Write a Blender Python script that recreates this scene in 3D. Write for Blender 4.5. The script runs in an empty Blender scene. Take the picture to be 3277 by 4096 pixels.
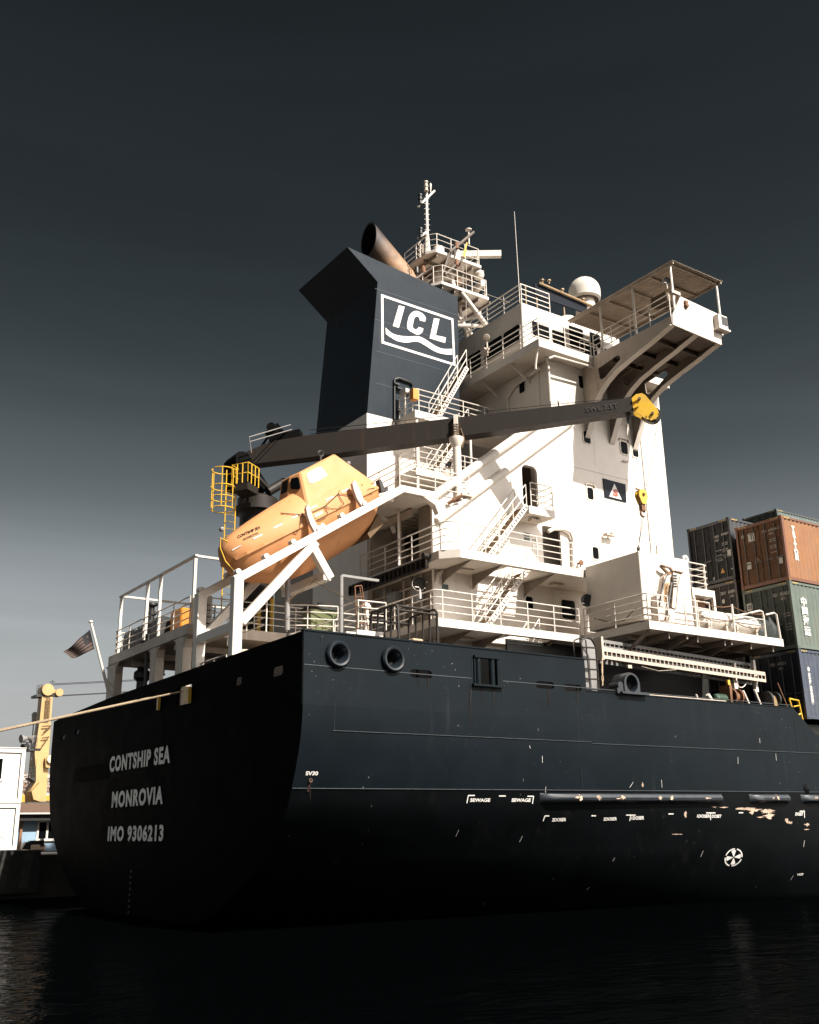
import bpy, bmesh, math, random
from mathutils import Vector as V, Matrix
random.seed(7)
R = math.radians
sc = bpy.context.scene
COL = sc.collection
# ---------------------------------------------------------------- camera
FP = 4066.19                       # focal length in photo pixels (3277 wide)
CAM = V((-13.9, -25.4, 2.8))       # metres; hull side is Y=0, transom X=0, water Z=0
AX = ((0.82397466, -0.56638581, -0.01651909), (0.1556525, 0.25428172, -0.95452245), (0.54482847, 0.78393107, 0.29768106))
cd = bpy.data.cameras.new('camera'); cam = bpy.data.objects.new('camera', cd); COL.objects.link(cam)
r_, d_, f_ = [V(a) for a in AX]
m = Matrix.Identity(4)
for i in range(3):
    m[i][0] = r_[i]; m[i][1] = -d_[i]; m[i][2] = -f_[i]; m[i][3] = CAM[i]
cam.matrix_world = m
cd.sensor_fit = 'HORIZONTAL'; cd.sensor_width = 36; cd.lens = FP / 3277 * 36
cd.clip_start = 0.3; cd.clip_end = 9000
sc.camera = cam
# ---------------------------------------------------------------- light
SUN_TO = V((1.0, -5.5, 5.65)).normalized()      # direction towards the sun
sl = bpy.data.lights.new('sun', 'SUN'); sl.energy = 5.0; sl.angle = R(0.53); sl.color = (1.0, 0.95, 0.875)
so = bpy.data.objects.new('sun', sl); COL.objects.link(so)
so.rotation_euler = (-SUN_TO).to_track_quat('-Z', 'Y').to_euler()
w = bpy.data.worlds.new('World'); sc.world = w; w.use_nodes = True
nt = w.node_tree; N = nt.nodes; L = nt.links
bg = N['Background']; bg.inputs[1].default_value = 0.074
sky = N.new('ShaderNodeTexSky'); sky.sky_type = 'NISHITA'; sky.sun_disc = False
sky.sun_elevation = math.asin(SUN_TO.z); sky.sun_rotation = math.atan2(SUN_TO.x, SUN_TO.y)
sky.air_density = 1.0; sky.dust_density = 2.0
hs = N.new('ShaderNodeHueSaturation'); hs.inputs['Saturation'].default_value = 0.30
tc = N.new('ShaderNodeTexCoord'); sx = N.new('ShaderNodeSeparateXYZ')
L.new(tc.outputs['Generated'], sx.inputs[0])
rz = N.new('ShaderNodeValToRGB')                 # a polarised, dark high sky that pales to the horizon
rz.color_ramp.interpolation = 'CARDINAL'; el = rz.color_ramp.elements
el[0].position = 0.0; el[0].color = (.55, .53, .50, 1)
el[1].position = 1.0; el[1].color = (.032, .040, .041, 1)
for p, c in ((.118, (.505, .483, .462)), (.163, (.474, .468, .44)), (.225, (.40, .405, .385)), (.30, (.212, .226, .220)), (.40, (.110, .125, .122)), (.485, (.066, .079, .078)), (.66, (.043, .053, .053))):
    e = el.new(p); e.color = (*c, 1)
L.new(sx.outputs[2], rz.inputs[0])
dt = N.new('ShaderNodeVectorMath'); dt.operation = 'DOT_PRODUCT'; dt.inputs[1].default_value = (.74, -.64, .2); L.new(tc.outputs['Generated'], dt.inputs[0])
ry = N.new('ShaderNodeMapRange'); ry.interpolation_type = 'SMOOTHSTEP'      # bright patch added to the unseen sky, fills shaded starboard walls
ry.inputs[1].default_value = .52; ry.inputs[2].default_value = .95; ry.inputs[3].default_value = 0; ry.inputs[4].default_value = 1.0
L.new(dt.outputs['Value'], ry.inputs[0])
rx = N.new('ShaderNodeMapRange'); rx.interpolation_type = 'SMOOTHSTEP'      # unseen aft sky brightened to fill stern lettering and aft walls
rx.inputs[1].default_value = -.25; rx.inputs[2].default_value = .15; rx.inputs[3].default_value = 1.6; rx.inputs[4].default_value = 1
L.new(sx.outputs[0], rx.inputs[0])
rm = N.new('ShaderNodeVectorMath'); rm.operation = 'SCALE'; L.new(rz.outputs[0], rm.inputs[0]); L.new(rx.outputs[0], rm.inputs[3])
mx = N.new('ShaderNodeMix'); mx.data_type = 'RGBA'; mx.inputs[7].default_value = (2.9, 2.68, 2.46, 1)
L.new(ry.outputs[0], mx.inputs[0]); L.new(rm.outputs[0], mx.inputs[6])
cl = N.new('ShaderNodeTexNoise'); cl.inputs['Scale'].default_value = 2.2; cl.inputs['Detail'].default_value = 7; cl.inputs['Distortion'].default_value = .8
mpc = N.new('ShaderNodeMapping'); mpc.inputs['Scale'].default_value = (.8, .8, 7)
L.new(tc.outputs['Generated'], mpc.inputs[0]); L.new(mpc.outputs[0], cl.inputs[0])
crm = N.new('ShaderNodeMapRange'); crm.inputs[1].default_value = .35; crm.inputs[2].default_value = .7; crm.inputs[3].default_value = .93; crm.inputs[4].default_value = 1.08
L.new(cl.outputs[0], crm.inputs[0])
mu = N.new('ShaderNodeMix'); mu.data_type = 'RGBA'; mu.blend_type = 'MULTIPLY'; mu.inputs[0].default_value = 1
mu2 = N.new('ShaderNodeMix'); mu2.data_type = 'RGBA'; mu2.blend_type = 'MULTIPLY'; mu2.inputs[0].default_value = 1
L.new(sky.outputs[0], hs.inputs['Color']); L.new(hs.outputs[0], mu.inputs[6]); L.new(mx.outputs[2], mu.inputs[7])
L.new(mu.outputs[2], mu2.inputs[6]); L.new(crm.outputs[0], mu2.inputs[7]); L.new(mu2.outputs[2], bg.inputs[0])
sc.view_settings.view_transform = 'Standard'; sc.view_settings.look = 'None'
sc.view_settings.gamma = 1; sc.view_settings.use_curve_mapping = False
sc.view_settings.exposure = 1.30
sc.render.engine = 'CYCLES'
sc.cycles.max_bounces = 8; sc.cycles.diffuse_bounces = 4
# ---------------------------------------------------------------- measuring the photo: pixel -> point on a known plane
CR = dict(F=(0, 0, 1), rA=(1150,700,.4928), rB=(1800,950,.6667), r3=(800,1550,.5217), r4=(1500,1550,.5217), r5=(2100,1500,.4928),
          r6=(400,2150,.5217), q1=(1150,2050,.4928), q2=(1900,2050,.4928), q3=(2500,1950,.4871), f4=(0,2450,.5217),
          f5=(1100,2500,.6377), f6=(2100,2700,.6823), m1=(1640,720,.2784), m2=(1550,1500,.28986), m3=(2300,2450,.28986),
          m4=(0,2700,.3618), m5=(1200,2300,.28986))
def ray(c, a, b):
    o = CR[c]; x = o[0] + a*o[2] - 1638.5; y = o[1] + b*o[2] - 2048
    return r_*x + d_*y + f_*FP
def on(k, v, c, *pts):
    i = 'XYZ'.index(k); out = []
    for a, b in pts:
        d = ray(c, a, b); out.append(CAM + d*((v - CAM[i])/d[i]))
    return out
def on1(k, v, c, a, b): return on(k, v, c, (a, b))[0]
# ---------------------------------------------------------------- materials
ALB = .785            # weathered paints: one overall scale, matched by the exposure
def mat(name, col, rough=.5, metal=0, noise=.0, nscale=1.5, streak=0, streak_col=(.12,.05,.02), bump=0, bscale=3, spots=0, spot_col=(.6,.55,.5), spot_scale=8, dirt=0, spec=.5, plate=0, ribs=0):
    mt = bpy.data.materials.new(name); mt.use_nodes = True
    n = mt.node_tree.nodes; l = mt.node_tree.links; b = n['Principled BSDF']
    b.inputs['Roughness'].default_value = rough; b.inputs['Metallic'].default_value = metal
    b.inputs['Specular IOR Level'].default_value = spec
    geo = n.new('ShaderNodeTexCoord').outputs['Object']
    cur = None
    def rgb(c):
        q = n.new('ShaderNodeRGB'); q.outputs[0].default_value = (*c, 1); return q.outputs[0]
    def mixc(f, a, c, mode='MIX'):
        q = n.new('ShaderNodeMix'); q.data_type = 'RGBA'; q.blend_type = mode
        if isinstance(f, (int, float)): q.inputs[0].default_value = f
        else: l.new(f, q.inputs[0])
        l.new(a, q.inputs[6]); l.new(c, q.inputs[7]); return q.outputs[2]
    def noi(scale, det=4, mapping=None, rough_=.55):
        q = n.new('ShaderNodeTexNoise'); q.inputs['Scale'].default_value = scale; q.inputs['Detail'].default_value = det; q.inputs['Roughness'].default_value = rough_
        if mapping:
            mp = n.new('ShaderNodeMapping'); mp.inputs['Scale'].default_value = mapping; l.new(geo, mp.inputs[0]); l.new(mp.outputs[0], q.inputs[0])
        else: l.new(geo, q.inputs[0])
        return q.outputs[0]
    def rng(s, a, b_, c=0, d=1):
        q = n.new('ShaderNodeMapRange'); q.inputs[1].default_value = a; q.inputs[2].default_value = b_; q.inputs[3].default_value = c; q.inputs[4].default_value = d
        l.new(s, q.inputs[0]); return q.outputs[0]
    cur = rgb(tuple(c*ALB for c in col))
    if noise:
        v = rng(noi(nscale, 6), .3, .7, 1-noise, 1+noise)
        q = n.new('ShaderNodeVectorMath'); q.operation = 'SCALE'; l.new(cur, q.inputs[0]); l.new(v, q.inputs[3]); cur = q.outputs[0]
    if dirt:
        cur = mixc(rng(noi(.9, 8, None, .7), .52, .78, 0, dirt), cur, rgb((.22,.17,.13)))
    if streak:
        s1 = rng(noi(2.2, 5, (1.6,1.6,.10), .65), .56, .74, 0, 1); s2 = rng(noi(.45, 3), .45, .62, 0, streak)
        mm = n.new('ShaderNodeMath'); mm.operation = 'MULTIPLY'; l.new(s1, mm.inputs[0]); l.new(s2, mm.inputs[1])
        cur = mixc(mm.outputs[0], cur, rgb(streak_col))
    if spots:
        s1 = rng(noi(spot_scale, 3, None, .6), .70, .73, 0, 1); s2 = rng(noi(.35, 3), .48, .60, 0, spots)
        mm = n.new('ShaderNodeMath'); mm.operation = 'MULTIPLY'; l.new(s1, mm.inputs[0]); l.new(s2, mm.inputs[1])
        cur = mixc(mm.outputs[0], cur, rgb(spot_col))
    l.new(cur, b.inputs['Base Color'])
    l.new(rng(noi(nscale*2.3, 5), .3, .7, max(.03, rough-.05), min(1, rough+.05)), b.inputs['Roughness'])
    if bump or plate:
        bp = n.new('ShaderNodeBump'); bp.inputs['Strength'].default_value = bump or .3; bp.inputs['Distance'].default_value = .05
        hgt = noi(bscale, 3 if plate else 6)
        if ribs:                                             # plating pulled in between the frames
            wv = n.new('ShaderNodeTexWave'); wv.wave_type = 'BANDS'; wv.bands_direction = 'X'; wv.wave_profile = 'SIN'; wv.inputs['Scale'].default_value = .42; wv.inputs['Distortion'].default_value = 1.2; wv.inputs['Detail'].default_value = 1; wv.inputs['Detail Scale'].default_value = .4
            l.new(geo, wv.inputs[0]); wm = n.new('ShaderNodeMath'); wm.operation = 'MULTIPLY_ADD'; wm.inputs[1].default_value = ribs*.22; l.new(wv.outputs[1], wm.inputs[0]); l.new(hgt, wm.inputs[2]); hgt = wm.outputs[0]
        l.new(hgt, bp.inputs['Height']); l.new(bp.outputs[0], b.inputs['Normal'])
    return mt
M = {}
M['white'] = mat('white_paint', (.68,.61,.535), .42, noise=.05, streak=.35, dirt=.12, bump=.06, bscale=1.1, plate=1)
M['trim'] = mat('white_trim_paint', (.64,.575,.505), .45, noise=.08, dirt=.3)
M['cream'] = mat('weathered_white_paint', (.46,.38,.305), .5, noise=.1, streak=.5, dirt=.35, nscale=2)
M['navy'] = mat('navy_hull_paint', (.0050,.0082,.0108), .50, spec=.07, noise=.16, nscale=.7, bump=.14, bscale=.55, plate=1, ribs=.5, spots=.22, spot_scale=9, streak=.30, streak_col=(.026,.026,.026))
M['black'] = mat('black_hull_paint', (.0018,.0026,.0031), .50, spec=.06, noise=.3, nscale=.8, bump=.12, bscale=.6, plate=1, ribs=.5, spots=.35, spot_scale=5, spot_col=(.25,.2,.16), streak=.5, streak_col=(.012,.009,.007))
M['stern'] = mat('shaded_stern_paint', (.0008,.0010,.0012), .75, spec=.015, noise=.1, nscale=.6, bump=.02, bscale=.6, plate=1, streak=.5, streak_col=(.0032,.0027,.0022))  # hull paint with the transom's shade put into the colour
M['funnel'] = mat('blue_funnel_paint', (.018,.0245,.032), .55, spec=.10, noise=.12, nscale=1.2, streak=.35, streak_col=(.10,.10,.10), bump=.06, bscale=.8, plate=1)
M['mark'] = mat('white_marking_paint', (.66,.63,.59), .55, noise=.12, nscale=4)
M['dullmark'] = mat('worn_marking_paint', (.86,.84,.79), .6, noise=.25, nscale=5)
M['grey'] = mat('grey_steel_paint', (.20,.19,.18), .5, noise=.12, streak=.6, dirt=.3)
M['dark'] = mat('dark_steel', (.012,.011,.010), .5, noise=.3, nscale=3)
M['boom'] = mat('dark_grey_crane_paint', (.021,.0162,.013), .55, spec=.2, noise=.07, nscale=2.5, streak=.35, streak_col=(.06,.034,.02))
M['glass'] = mat('dark_window_glass', (.003,.0034,.004), .35, spec=.03)
M['interior'] = mat('dim_interior', (.05,.04,.033), .8, noise=.3)
M['yellow'] = mat('yellow_paint', (.62,.36,.02), .4, noise=.12, dirt=.25)
M['orange'] = mat('orange_fibreglass', (.55,.25,.10), .66, spec=.3, noise=.05, nscale=1.2, streak=.7, streak_col=(.22,.07,.015), dirt=.14)
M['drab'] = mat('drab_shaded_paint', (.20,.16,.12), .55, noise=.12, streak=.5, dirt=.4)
M['shade_brown'] = mat('shaded_brown_paint', (.085,.06,.042), .65, noise=.25, dirt=.3)  # brown with shade put into it: wing underside, passage walls, mast yard
M['pitch'] = mat('pitch_black_steel', (.004,.004,.004), .9, spec=.05)
M['locker'] = mat('orange_locker_paint', (.62,.22,.015), .45, noise=.1, dirt=.2)
M['rust'] = mat('rusty_steel', (.17,.075,.03), .8, noise=.4, nscale=6)
M['exhaust'] = mat('sooty_rusty_exhaust', (.30,.17,.09), .6, noise=.45, nscale=1.6, streak=.8, streak_col=(.03,.02,.015))
M['tread'] = mat('worn_stair_tread', (.25,.16,.07), .7, noise=.3, nscale=5)
M['under'] = mat('shaded_underside_paint', (.20,.16,.125), .6, noise=.15, dirt=.5)  # darker colour carries the shade beneath decks and platforms
M['rope'] = mat('mooring_rope', (.42,.31,.20), .9, noise=.35, nscale=30, bump=.4, bscale=40)
M['line'] = mat('thin_dark_line', (.10,.055,.02), .8)
M['green'] = mat('green_plastic', (.115,.13,.05), .45, noise=.1)
M['redtext'] = mat('faded_red_paint', (.30,.13,.08), .6)
M['signblue'] = mat('dark_blue_sign', (.005,.008,.014), .5, spec=.1)
M['signgreen'] = mat('dark_green_sign', (.02,.05,.04), .5)
M['raft'] = mat('white_raft_shell', (.60,.56,.50), .4, noise=.06, dirt=.4)
M['corr'] = mat('corrugated_awning', (.38,.30,.225), .6, noise=.2, streak=.8, dirt=.5)
# ---------------------------------------------------------------- mesh building
ORG = {}
class MB:
    def __init__(s): s.v = []; s.f = []; s.mi = []; s.sm = []; s.cur = 0
    def poly(s, pts, smooth=False):
        i = len(s.v); s.v += [V(p) for p in pts]; s.f.append(tuple(range(i, i+len(pts)))); s.mi.append(s.cur); s.sm.append(smooth)
    def raw(s, vs, fs, smooth=False):
        i = len(s.v); s.v += [V(p) for p in vs]
        for f in fs: s.f.append(tuple(i+k for k in f)); s.mi.append(s.cur); s.sm.append(smooth)
        return s
    def box(s, a, b):
        x0, x1 = sorted((a[0], b[0])); y0, y1 = sorted((a[1], b[1])); z0, z1 = sorted((a[2], b[2]))
        return s.hexa([(x0,y0,z0),(x1,y0,z0),(x1,y1,z0),(x0,y1,z0)], [(x0,y0,z1),(x1,y0,z1),(x1,y1,z1),(x0,y1,z1)])
    def hexa(s, lo, hi):
        n = len(lo)
        return s.raw(list(lo)+list(hi), [tuple(range(n-1,-1,-1)), tuple(range(n,2*n))] + [(i,(i+1)%n,n+(i+1)%n,n+i) for i in range(n)])
    def prism(s, pts, vec):
        vec = V(vec); return s.hexa([V(p) for p in pts], [V(p)+vec for p in pts])
    def beam(s, p, q, w, h, up=(0,0,1)):
        p, q, up = V(p), V(q), V(up); d = (q-p).normalized(); sd = d.cross(up)
        if sd.length < 1e-4: sd = d.cross(V((1,0,0)))
        sd.normalize(); u = sd.cross(d).normalized(); sd *= w/2; u *= h/2
        return s.hexa([p-sd-u, p+sd-u, p+sd+u, p-sd+u], [q-sd-u, q+sd-u, q+sd+u, q-sd+u])
    def tube(s, pts, r, n=6, cap=True, r2=None):
        pts = [V(p) for p in pts]; rings = []
        k = len(pts); prev = None
        for i, p in enumerate(pts):
            d = (pts[min(i+1,k-1)] - pts[max(i-1,0)]).normalized()
            if prev is None:
                a = d.cross(V((0,0,1)))
                if a.length < .1: a = d.cross(V((1,0,0)))
            else: a = prev - d*prev.dot(d)
            a.normalize(); prev = a; b = d.cross(a)
            rr = r if r2 is None else r + (r2-r)*i/(k-1)
            rings.append([p + (a*math.cos(2*math.pi*j/n) + b*math.sin(2*math.pi*j/n))*rr for j in range(n)])
        vs = [p for g in rings for p in g]
        fs = [(i*n+j, i*n+(j+1)%n, (i+1)*n+(j+1)%n, (i+1)*n+j) for i in range(k-1) for j in range(n)]
        s.raw(vs, fs, n > 5)
        if cap: s.poly(rings[0][::-1]); s.poly(rings[-1])
        return s
    def lathe(s, c, axis, prof, n=20, smooth=True, ref=None):
        c = V(c); ax = V(axis).normalized(); a = ax.cross(V((0,0,1)) if ref is None else V(ref))
        if a.length < .1: a = ax.cross(V((1,0,0)))
        a.normalize(); b = ax.cross(a); k = len(prof)
        vs = [c + ax*h + (a*math.cos(2*math.pi*j/n) + b*math.sin(2*math.pi*j/n))*r for r, h in prof for j in range(n)]
        return s.raw(vs, [(i*n+j, i*n+(j+1)%n, (i+1)*n+(j+1)%n, (i+1)*n+j) for i in range(k-1) for j in range(n)], smooth)
    def build(s, name, mats, parent=None, bevel=0, weld=False):
        if not isinstance(mats, (list, tuple)): mats = [mats]
        o0 = ORG.get(parent, V((0,0,0))) if parent else V((0,0,0))
        me = bpy.data.meshes.new(name)
        me.from_pydata([p - o0 for p in s.v], [], s.f)
        for q in mats: me.materials.append(M[q] if isinstance(q, str) else q)
        for p, mi, sm in zip(me.polygons, s.mi, s.sm): p.material_index = mi; p.use_smooth = sm
        bm = bmesh.new(); bm.from_mesh(me)
        if weld: bmesh.ops.remove_doubles(bm, verts=bm.verts, dist=.0005)
        if bevel:
            bmesh.ops.remove_doubles(bm, verts=bm.verts, dist=.0005) if weld else None
            es = [e for e in bm.edges if len(e.link_faces) == 2 and e.calc_face_angle(0) > .6]
            bmesh.ops.bevel(bm, geom=es, offset=bevel, segments=1, affect='EDGES', clamp_overlap=True)
        bmesh.ops.recalc_face_normals(bm, faces=bm.faces)
        bm.to_mesh(me); bm.free()
        if any(s.sm): me.set_sharp_from_angle(angle=R(38))
        o = bpy.data.objects.new(name, me); COL.objects.link(o)
        if parent: o.parent = parent; ORG[o] = o0
        else: ORG[o] = V((0,0,0))
        return o
def thing(name, label, cat, loc=(0,0,0), group=None):
    o = bpy.data.objects.new(name, None); COL.objects.link(o); o.location = loc; o.empty_display_size = .3
    o['label'] = label; o['category'] = cat
    if group: o['group'] = group
    ORG[o] = V(loc); return o
def tag(o, label, cat, group=None):
    o['label'] = label; o['category'] = cat
    if group: o['group'] = group
    return o
def rebase(o, loc):
    """move a single-mesh thing's origin to its base"""
    loc = V(loc); o.data.transform(Matrix.Translation(-loc)); o.location = loc; ORG[o] = loc; return o
def plate(name, plane, val, outer, holes, thick, mats, parent=None, depth_dir=1):
    """flat sheet with real holes. outer/holes: 2-D (u,z); plane 'X': u=Y, plane 'Y': u=X; thick runs away from the camera"""
    cu = bpy.data.curves.new('tmp', 'CURVE'); cu.dimensions = '2D'; cu.fill_mode = 'BOTH'
    for lp in [outer]+list(holes):
        sp = cu.splines.new('POLY'); sp.points.add(len(lp)-1); sp.use_cyclic_u = True
        for k, (a, b) in enumerate(lp): sp.points[k].co = (a, b, 0, 1)
    cu.extrude = thick/2
    ob = bpy.data.objects.new('tmp', cu); COL.objects.link(ob)
    dg = bpy.context.evaluated_depsgraph_get(); dg.update()
    me = bpy.data.meshes.new_from_object(ob.evaluated_get(dg)); bpy.data.objects.remove(ob)
    mb = MB()
    def tr(c):
        if plane == 'Y': return V((c.x, val + thick/2 + c.z, c.y))
        if plane == 'X': return V((val + thick/2 + c.z, c.x, c.y))
        return V((c.x, c.y, val - thick/2 + c.z))
    mb.raw([tr(v.co) for v in me.vertices], [tuple(p.vertices) for p in me.polygons])
    bpy.data.meshes.remove(me)
    return mb.build(name, mats, parent, weld=True)
def rrect(u0, u1, v0, v1, r, n=4):
    r = min(r, abs(u1-u0)/2*.999, abs(v1-v0)/2*.999); out = []
    for cx, cy, a0 in ((u1-r, v1-r, 0), (u0+r, v1-r, 90), (u0+r, v0+r, 180), (u1-r, v0+r, 270)):
        for k in range(n+1):
            a = R(a0 + 90*k/n); out.append((cx + r*math.cos(a), cy + r*math.sin(a)))
    return out
def lettering(name, body, O, U, Wv, mats, parent, off=(0,0,0), bold=0.0, map_fn=None, vertical=False, thick=0, spacing=1):
    """painted writing: text fitted into the parallelogram O + u*U + v*Wv"""
    cu = bpy.data.curves.new('tmp', 'FONT'); cu.body = body; cu.fill_mode = 'FRONT'; cu.offset = bold; cu.resolution_u = 3; cu.space_character = spacing
    if vertical: cu.align_x = 'CENTER'; cu.space_line = spacing if spacing != 1 else .95; cu.space_character = 1
    ob = bpy.data.objects.new('tmp', cu); COL.objects.link(ob)
    dg = bpy.context.evaluated_depsgraph_get(); dg.update()
    me = bpy.data.meshes.new_from_object(ob.evaluated_get(dg)); bpy.data.objects.remove(ob)
    xs = [v.co.x for v in me.vertices]; ys = [v.co.y for v in me.vertices]
    if not xs: return None
    x0, x1, y0, y1 = min(xs), max(xs), min(ys), max(ys)
    O, U, Wv, off = V(O), V(U), V(Wv), V(off); mb = MB()
    vs = []
    for v in me.vertices:
        a = (v.co.x-x0)/(x1-x0); b = (v.co.y-y0)/(y1-y0)
        p = O + U*a + Wv*b + off; vs.append(map_fn(p) if map_fn else p)
    mb.raw(vs, [tuple(p.vertices) for p in me.polygons]); bpy.data.meshes.remove(me)
    o = mb.build(name, mats, parent); return o
def decal(name, polys, mats, parent):
    mb = MB()
    for p in polys: mb.poly(p)
    return mb.build(name, mats, parent)
def railing(path, parent, h=1.05, nr=3, sp=1.35, r=.021, rp=.024, mats='trim', name='railing', corner=True, top=None, closed=False):
    mb = MB(); path = [V(p) for p in path]
    for k in range(nr+1):
        hh = h*(k+1)/(nr+1) if top is None else top[k]
        mb.tube([p + V((0,0,hh)) for p in path], r*(1.25 if k == nr else 1), 6)
    for i in range(len(path)-1 if sp < 50 else 0):
        a, b = path[i], path[i+1]; n = max(1, round((b-a).length/sp))
        for k in range(n + (1 if i == len(path)-2 else 0)):
            p = a + (b-a)*k/n; mb.tube([p, p + V((0,0,h))], rp, 6)
    return mb.build(name, mats, parent)
def stairway(p0, p1, wvec, parent, nt=10, rail=True, name='stairway', side=-1):
    """inclined ship's ladder; wvec spans its width"""
    p0, p1, wv = V(p0), V(p1), V(wvec); d = p1-p0; mb = MB(); un = d.cross(wv).normalized()
    if un.z < 0: un = -un
    for o in (V((0,0,0)), wv):
        a, b = p0+o, p1+o
        for s_ in (-.09, .09): mb.beam(a + un*s_, b + un*s_, .03, .05, un)
        n = nt*2
        for k in range(n+1):
            q = a + d*(k/n); mb.beam(q - un*.1, q + un*.1, .025, .10, d)
    st = mb.build(name, 'trim', parent)
    mb = MB()
    for k in range(nt):
        q = p0 + d*((k+.5)/nt); hd = V((d.x, d.y, 0)).normalized()*.13
        mb.hexa([q-hd-V((0,0,.02)), q+hd-V((0,0,.02)), q+hd+wv-V((0,0,.02)), q-hd+wv-V((0,0,.02))], [q-hd+V((0,0,.02)), q+hd+V((0,0,.02)), q+hd+wv+V((0,0,.02)), q-hd+wv+V((0,0,.02))])
    mb.build('tread', 'tread', st)
    if rail:
        mb = MB()
        for o in (V((0,0,0)), wv):
            a, b = p0+o, p1+o
            for hh in (.5, .95): mb.tube([a + V((0,0,hh)), b + V((0,0,hh))], .022, 6)
            for k in range(4): q = a + d*(k/3); mb.tube([q, q + V((0,0,.95))], .02, 6)
        mb.build('handrail', 'trim', st)
    return st
def window(plane, val, u0, u1, v0, v1, parent, fw=.05, r=.1, name='window', hood=False, proud=.03):
    """flush marine window: rounded frame ring and dark pane in one mesh"""
    out = rrect(u0-fw, u1+fw, v0-fw, v1+fw, r+fw); inn = rrect(u0, u1, v0, v1, r); mb = MB(); n = len(out)
    def P(q, d): return V((q[0], val-d, q[1])) if plane == 'Y' else V((val-d, q[0], q[1]))
    for i in range(n):
        j = (i+1) % n
        mb.poly([P(out[i],proud), P(out[j],proud), P(inn[j],proud), P(inn[i],proud)])
        mb.poly([P(out[i],-.002), P(out[j],-.002), P(out[j],proud), P(out[i],proud)])
        mb.poly([P(inn[i],proud), P(inn[j],proud), P(inn[j],.006), P(inn[i],.006)])
    if hood:
        c = [P((u0-.1, v1+.02), 0), P((u0-.05, v1+.14), 0), P((u1+.05, v1+.14), 0), P((u1+.1, v1+.02), 0)]
        e = V((0,-.1,0)) if plane == 'Y' else V((-.1,0,0))
        for a, b in zip(c, c[1:]): mb.beam(a+e*.5, b+e*.5, .1, .025, (0,0,1))
    mb.cur = 1; mb.poly([P(q, .007) for q in inn])
    return mb.build(name, ['trim', 'glass'], parent)
def pxwin(plane, val, c, a0, b0, a1, b1, parent, **k):
    """window from its top-left / bottom-right corners measured in the photo"""
    p = on1(plane, val, c, (a0+a1)/2, b0+2); q = on1(plane, val, c, (a0+a1)/2, b1-2)
    l = on1(plane, val, c, a0, (b0+b1)/2); r = on1(plane, val, c, a1, (b0+b1)/2)
    i = 0 if plane == 'Y' else 1; u = sorted((l[i], r[i]))
    return window(plane, val, u[0], u[1], q.z, p.z, parent, **k)
def islands(o):
    """split one mesh into one object per separate piece, all of one name"""
    me = o.data; bm = bmesh.new(); bm.from_mesh(me); bmesh.ops.remove_doubles(bm, verts=bm.verts, dist=.0004); bm.verts.ensure_lookup_table()
    seen = set(); comps = []
    for v in bm.verts:
        if v.index in seen: continue
        st = [v]; seen.add(v.index); comp = set()
        while st:
            a = st.pop(); comp.add(a.index)
            for e in a.link_edges:
                b_ = e.other_vert(a)
                if b_.index not in seen: seen.add(b_.index); st.append(b_)
        comps.append(comp)
    out = [o]
    if len(comps) > 1:
        for k, comp in enumerate(comps):
            b2 = bm.copy(); bmesh.ops.delete(b2, geom=[v for v in b2.verts if v.index not in comp], context='VERTS')
            m2 = bpy.data.meshes.new(o.name.split('.')[0]) if k else me
            if k:
                for q in me.materials: m2.materials.append(q)
            b2.to_mesh(m2); b2.free(); m2.set_sharp_from_angle(angle=R(38))
            if k:
                o2 = bpy.data.objects.new(o.name.split('.')[0], m2); COL.objects.link(o2); o2.parent = o.parent; ORG[o2] = ORG[o]; out.append(o2)
    bm.free(); return out
def floodlight(p, parent, aim=(-.4,-.8,-.4), s=1, mats=('trim','dark')):
    p = V(p); a = V(aim).normalized(); mb = MB()
    mb.lathe(p, a, [(.02,-.22*s),(.10*s,-.2*s),(.13*s,-.1*s),(.20*s,.06*s),(.21*s,.09*s)], 12)
    mb.beam(p - V((0,0,.45*s)), p - V((0,0,.1*s)), .05*s, .05*s); mb.beam(p - V((.18*s,0,.12*s)), p + V((.18*s,0,-.12*s)), .03, .03)
    mb.cur = 1; mb.lathe(p, a, [(.20*s,.075*s),(.001,.07*s)], 12)
    return mb.build('floodlight', list(mats), parent)
def ring(c, ax, r, n=12, a0=0, a1=360, ref=(0,0,1)):
    c, ax = V(c), V(ax).normalized(); a = ax.cross(V(ref)).normalized(); b = ax.cross(a)
    return [c + a*r*math.cos(R(a0+(a1-a0)*k/n)) + b*r*math.sin(R(a0+(a1-a0)*k/n)) for k in range(n+1)]
def sag(p, q, s, n=10):
    p, q = V(p), V(q); return [p + (q-p)*(k/n) - V((0,0,s*4*(k/n)*(1-k/n))) for k in range(n+1)]
# ================================================================ SETTING: water, quay ground, hill
mw = bpy.data.materials.new('harbour_water'); mw.use_nodes = True
n = mw.node_tree.nodes; l = mw.node_tree.links; b = n['Principled BSDF']
b.inputs['Base Color'].default_value = (.0003, .0005, .0006, 1); b.inputs['Roughness'].default_value = .07; b.inputs['IOR'].default_value = 1.33; b.inputs['Specular IOR Level'].default_value = .10
g = n.new('ShaderNodeTexCoord').outputs['Object']
def wn(scale, sc3, det):
    mp = n.new('ShaderNodeMapping'); mp.inputs['Scale'].default_value = sc3; mp.inputs['Rotation'].default_value = (0, 0, R(25)); l.new(g, mp.inputs[0])
    q = n.new('ShaderNodeTexNoise'); q.inputs['Scale'].default_value = scale; q.inputs['Detail'].default_value = det; q.inputs['Roughness'].default_value = .55; l.new(mp.outputs[0], q.inputs[0]); return q.outputs[0]
a1 = wn(.55, (1, 1.6, 1), 3); a2 = wn(2.6, (1, 1.5, 1), 3)
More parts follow.
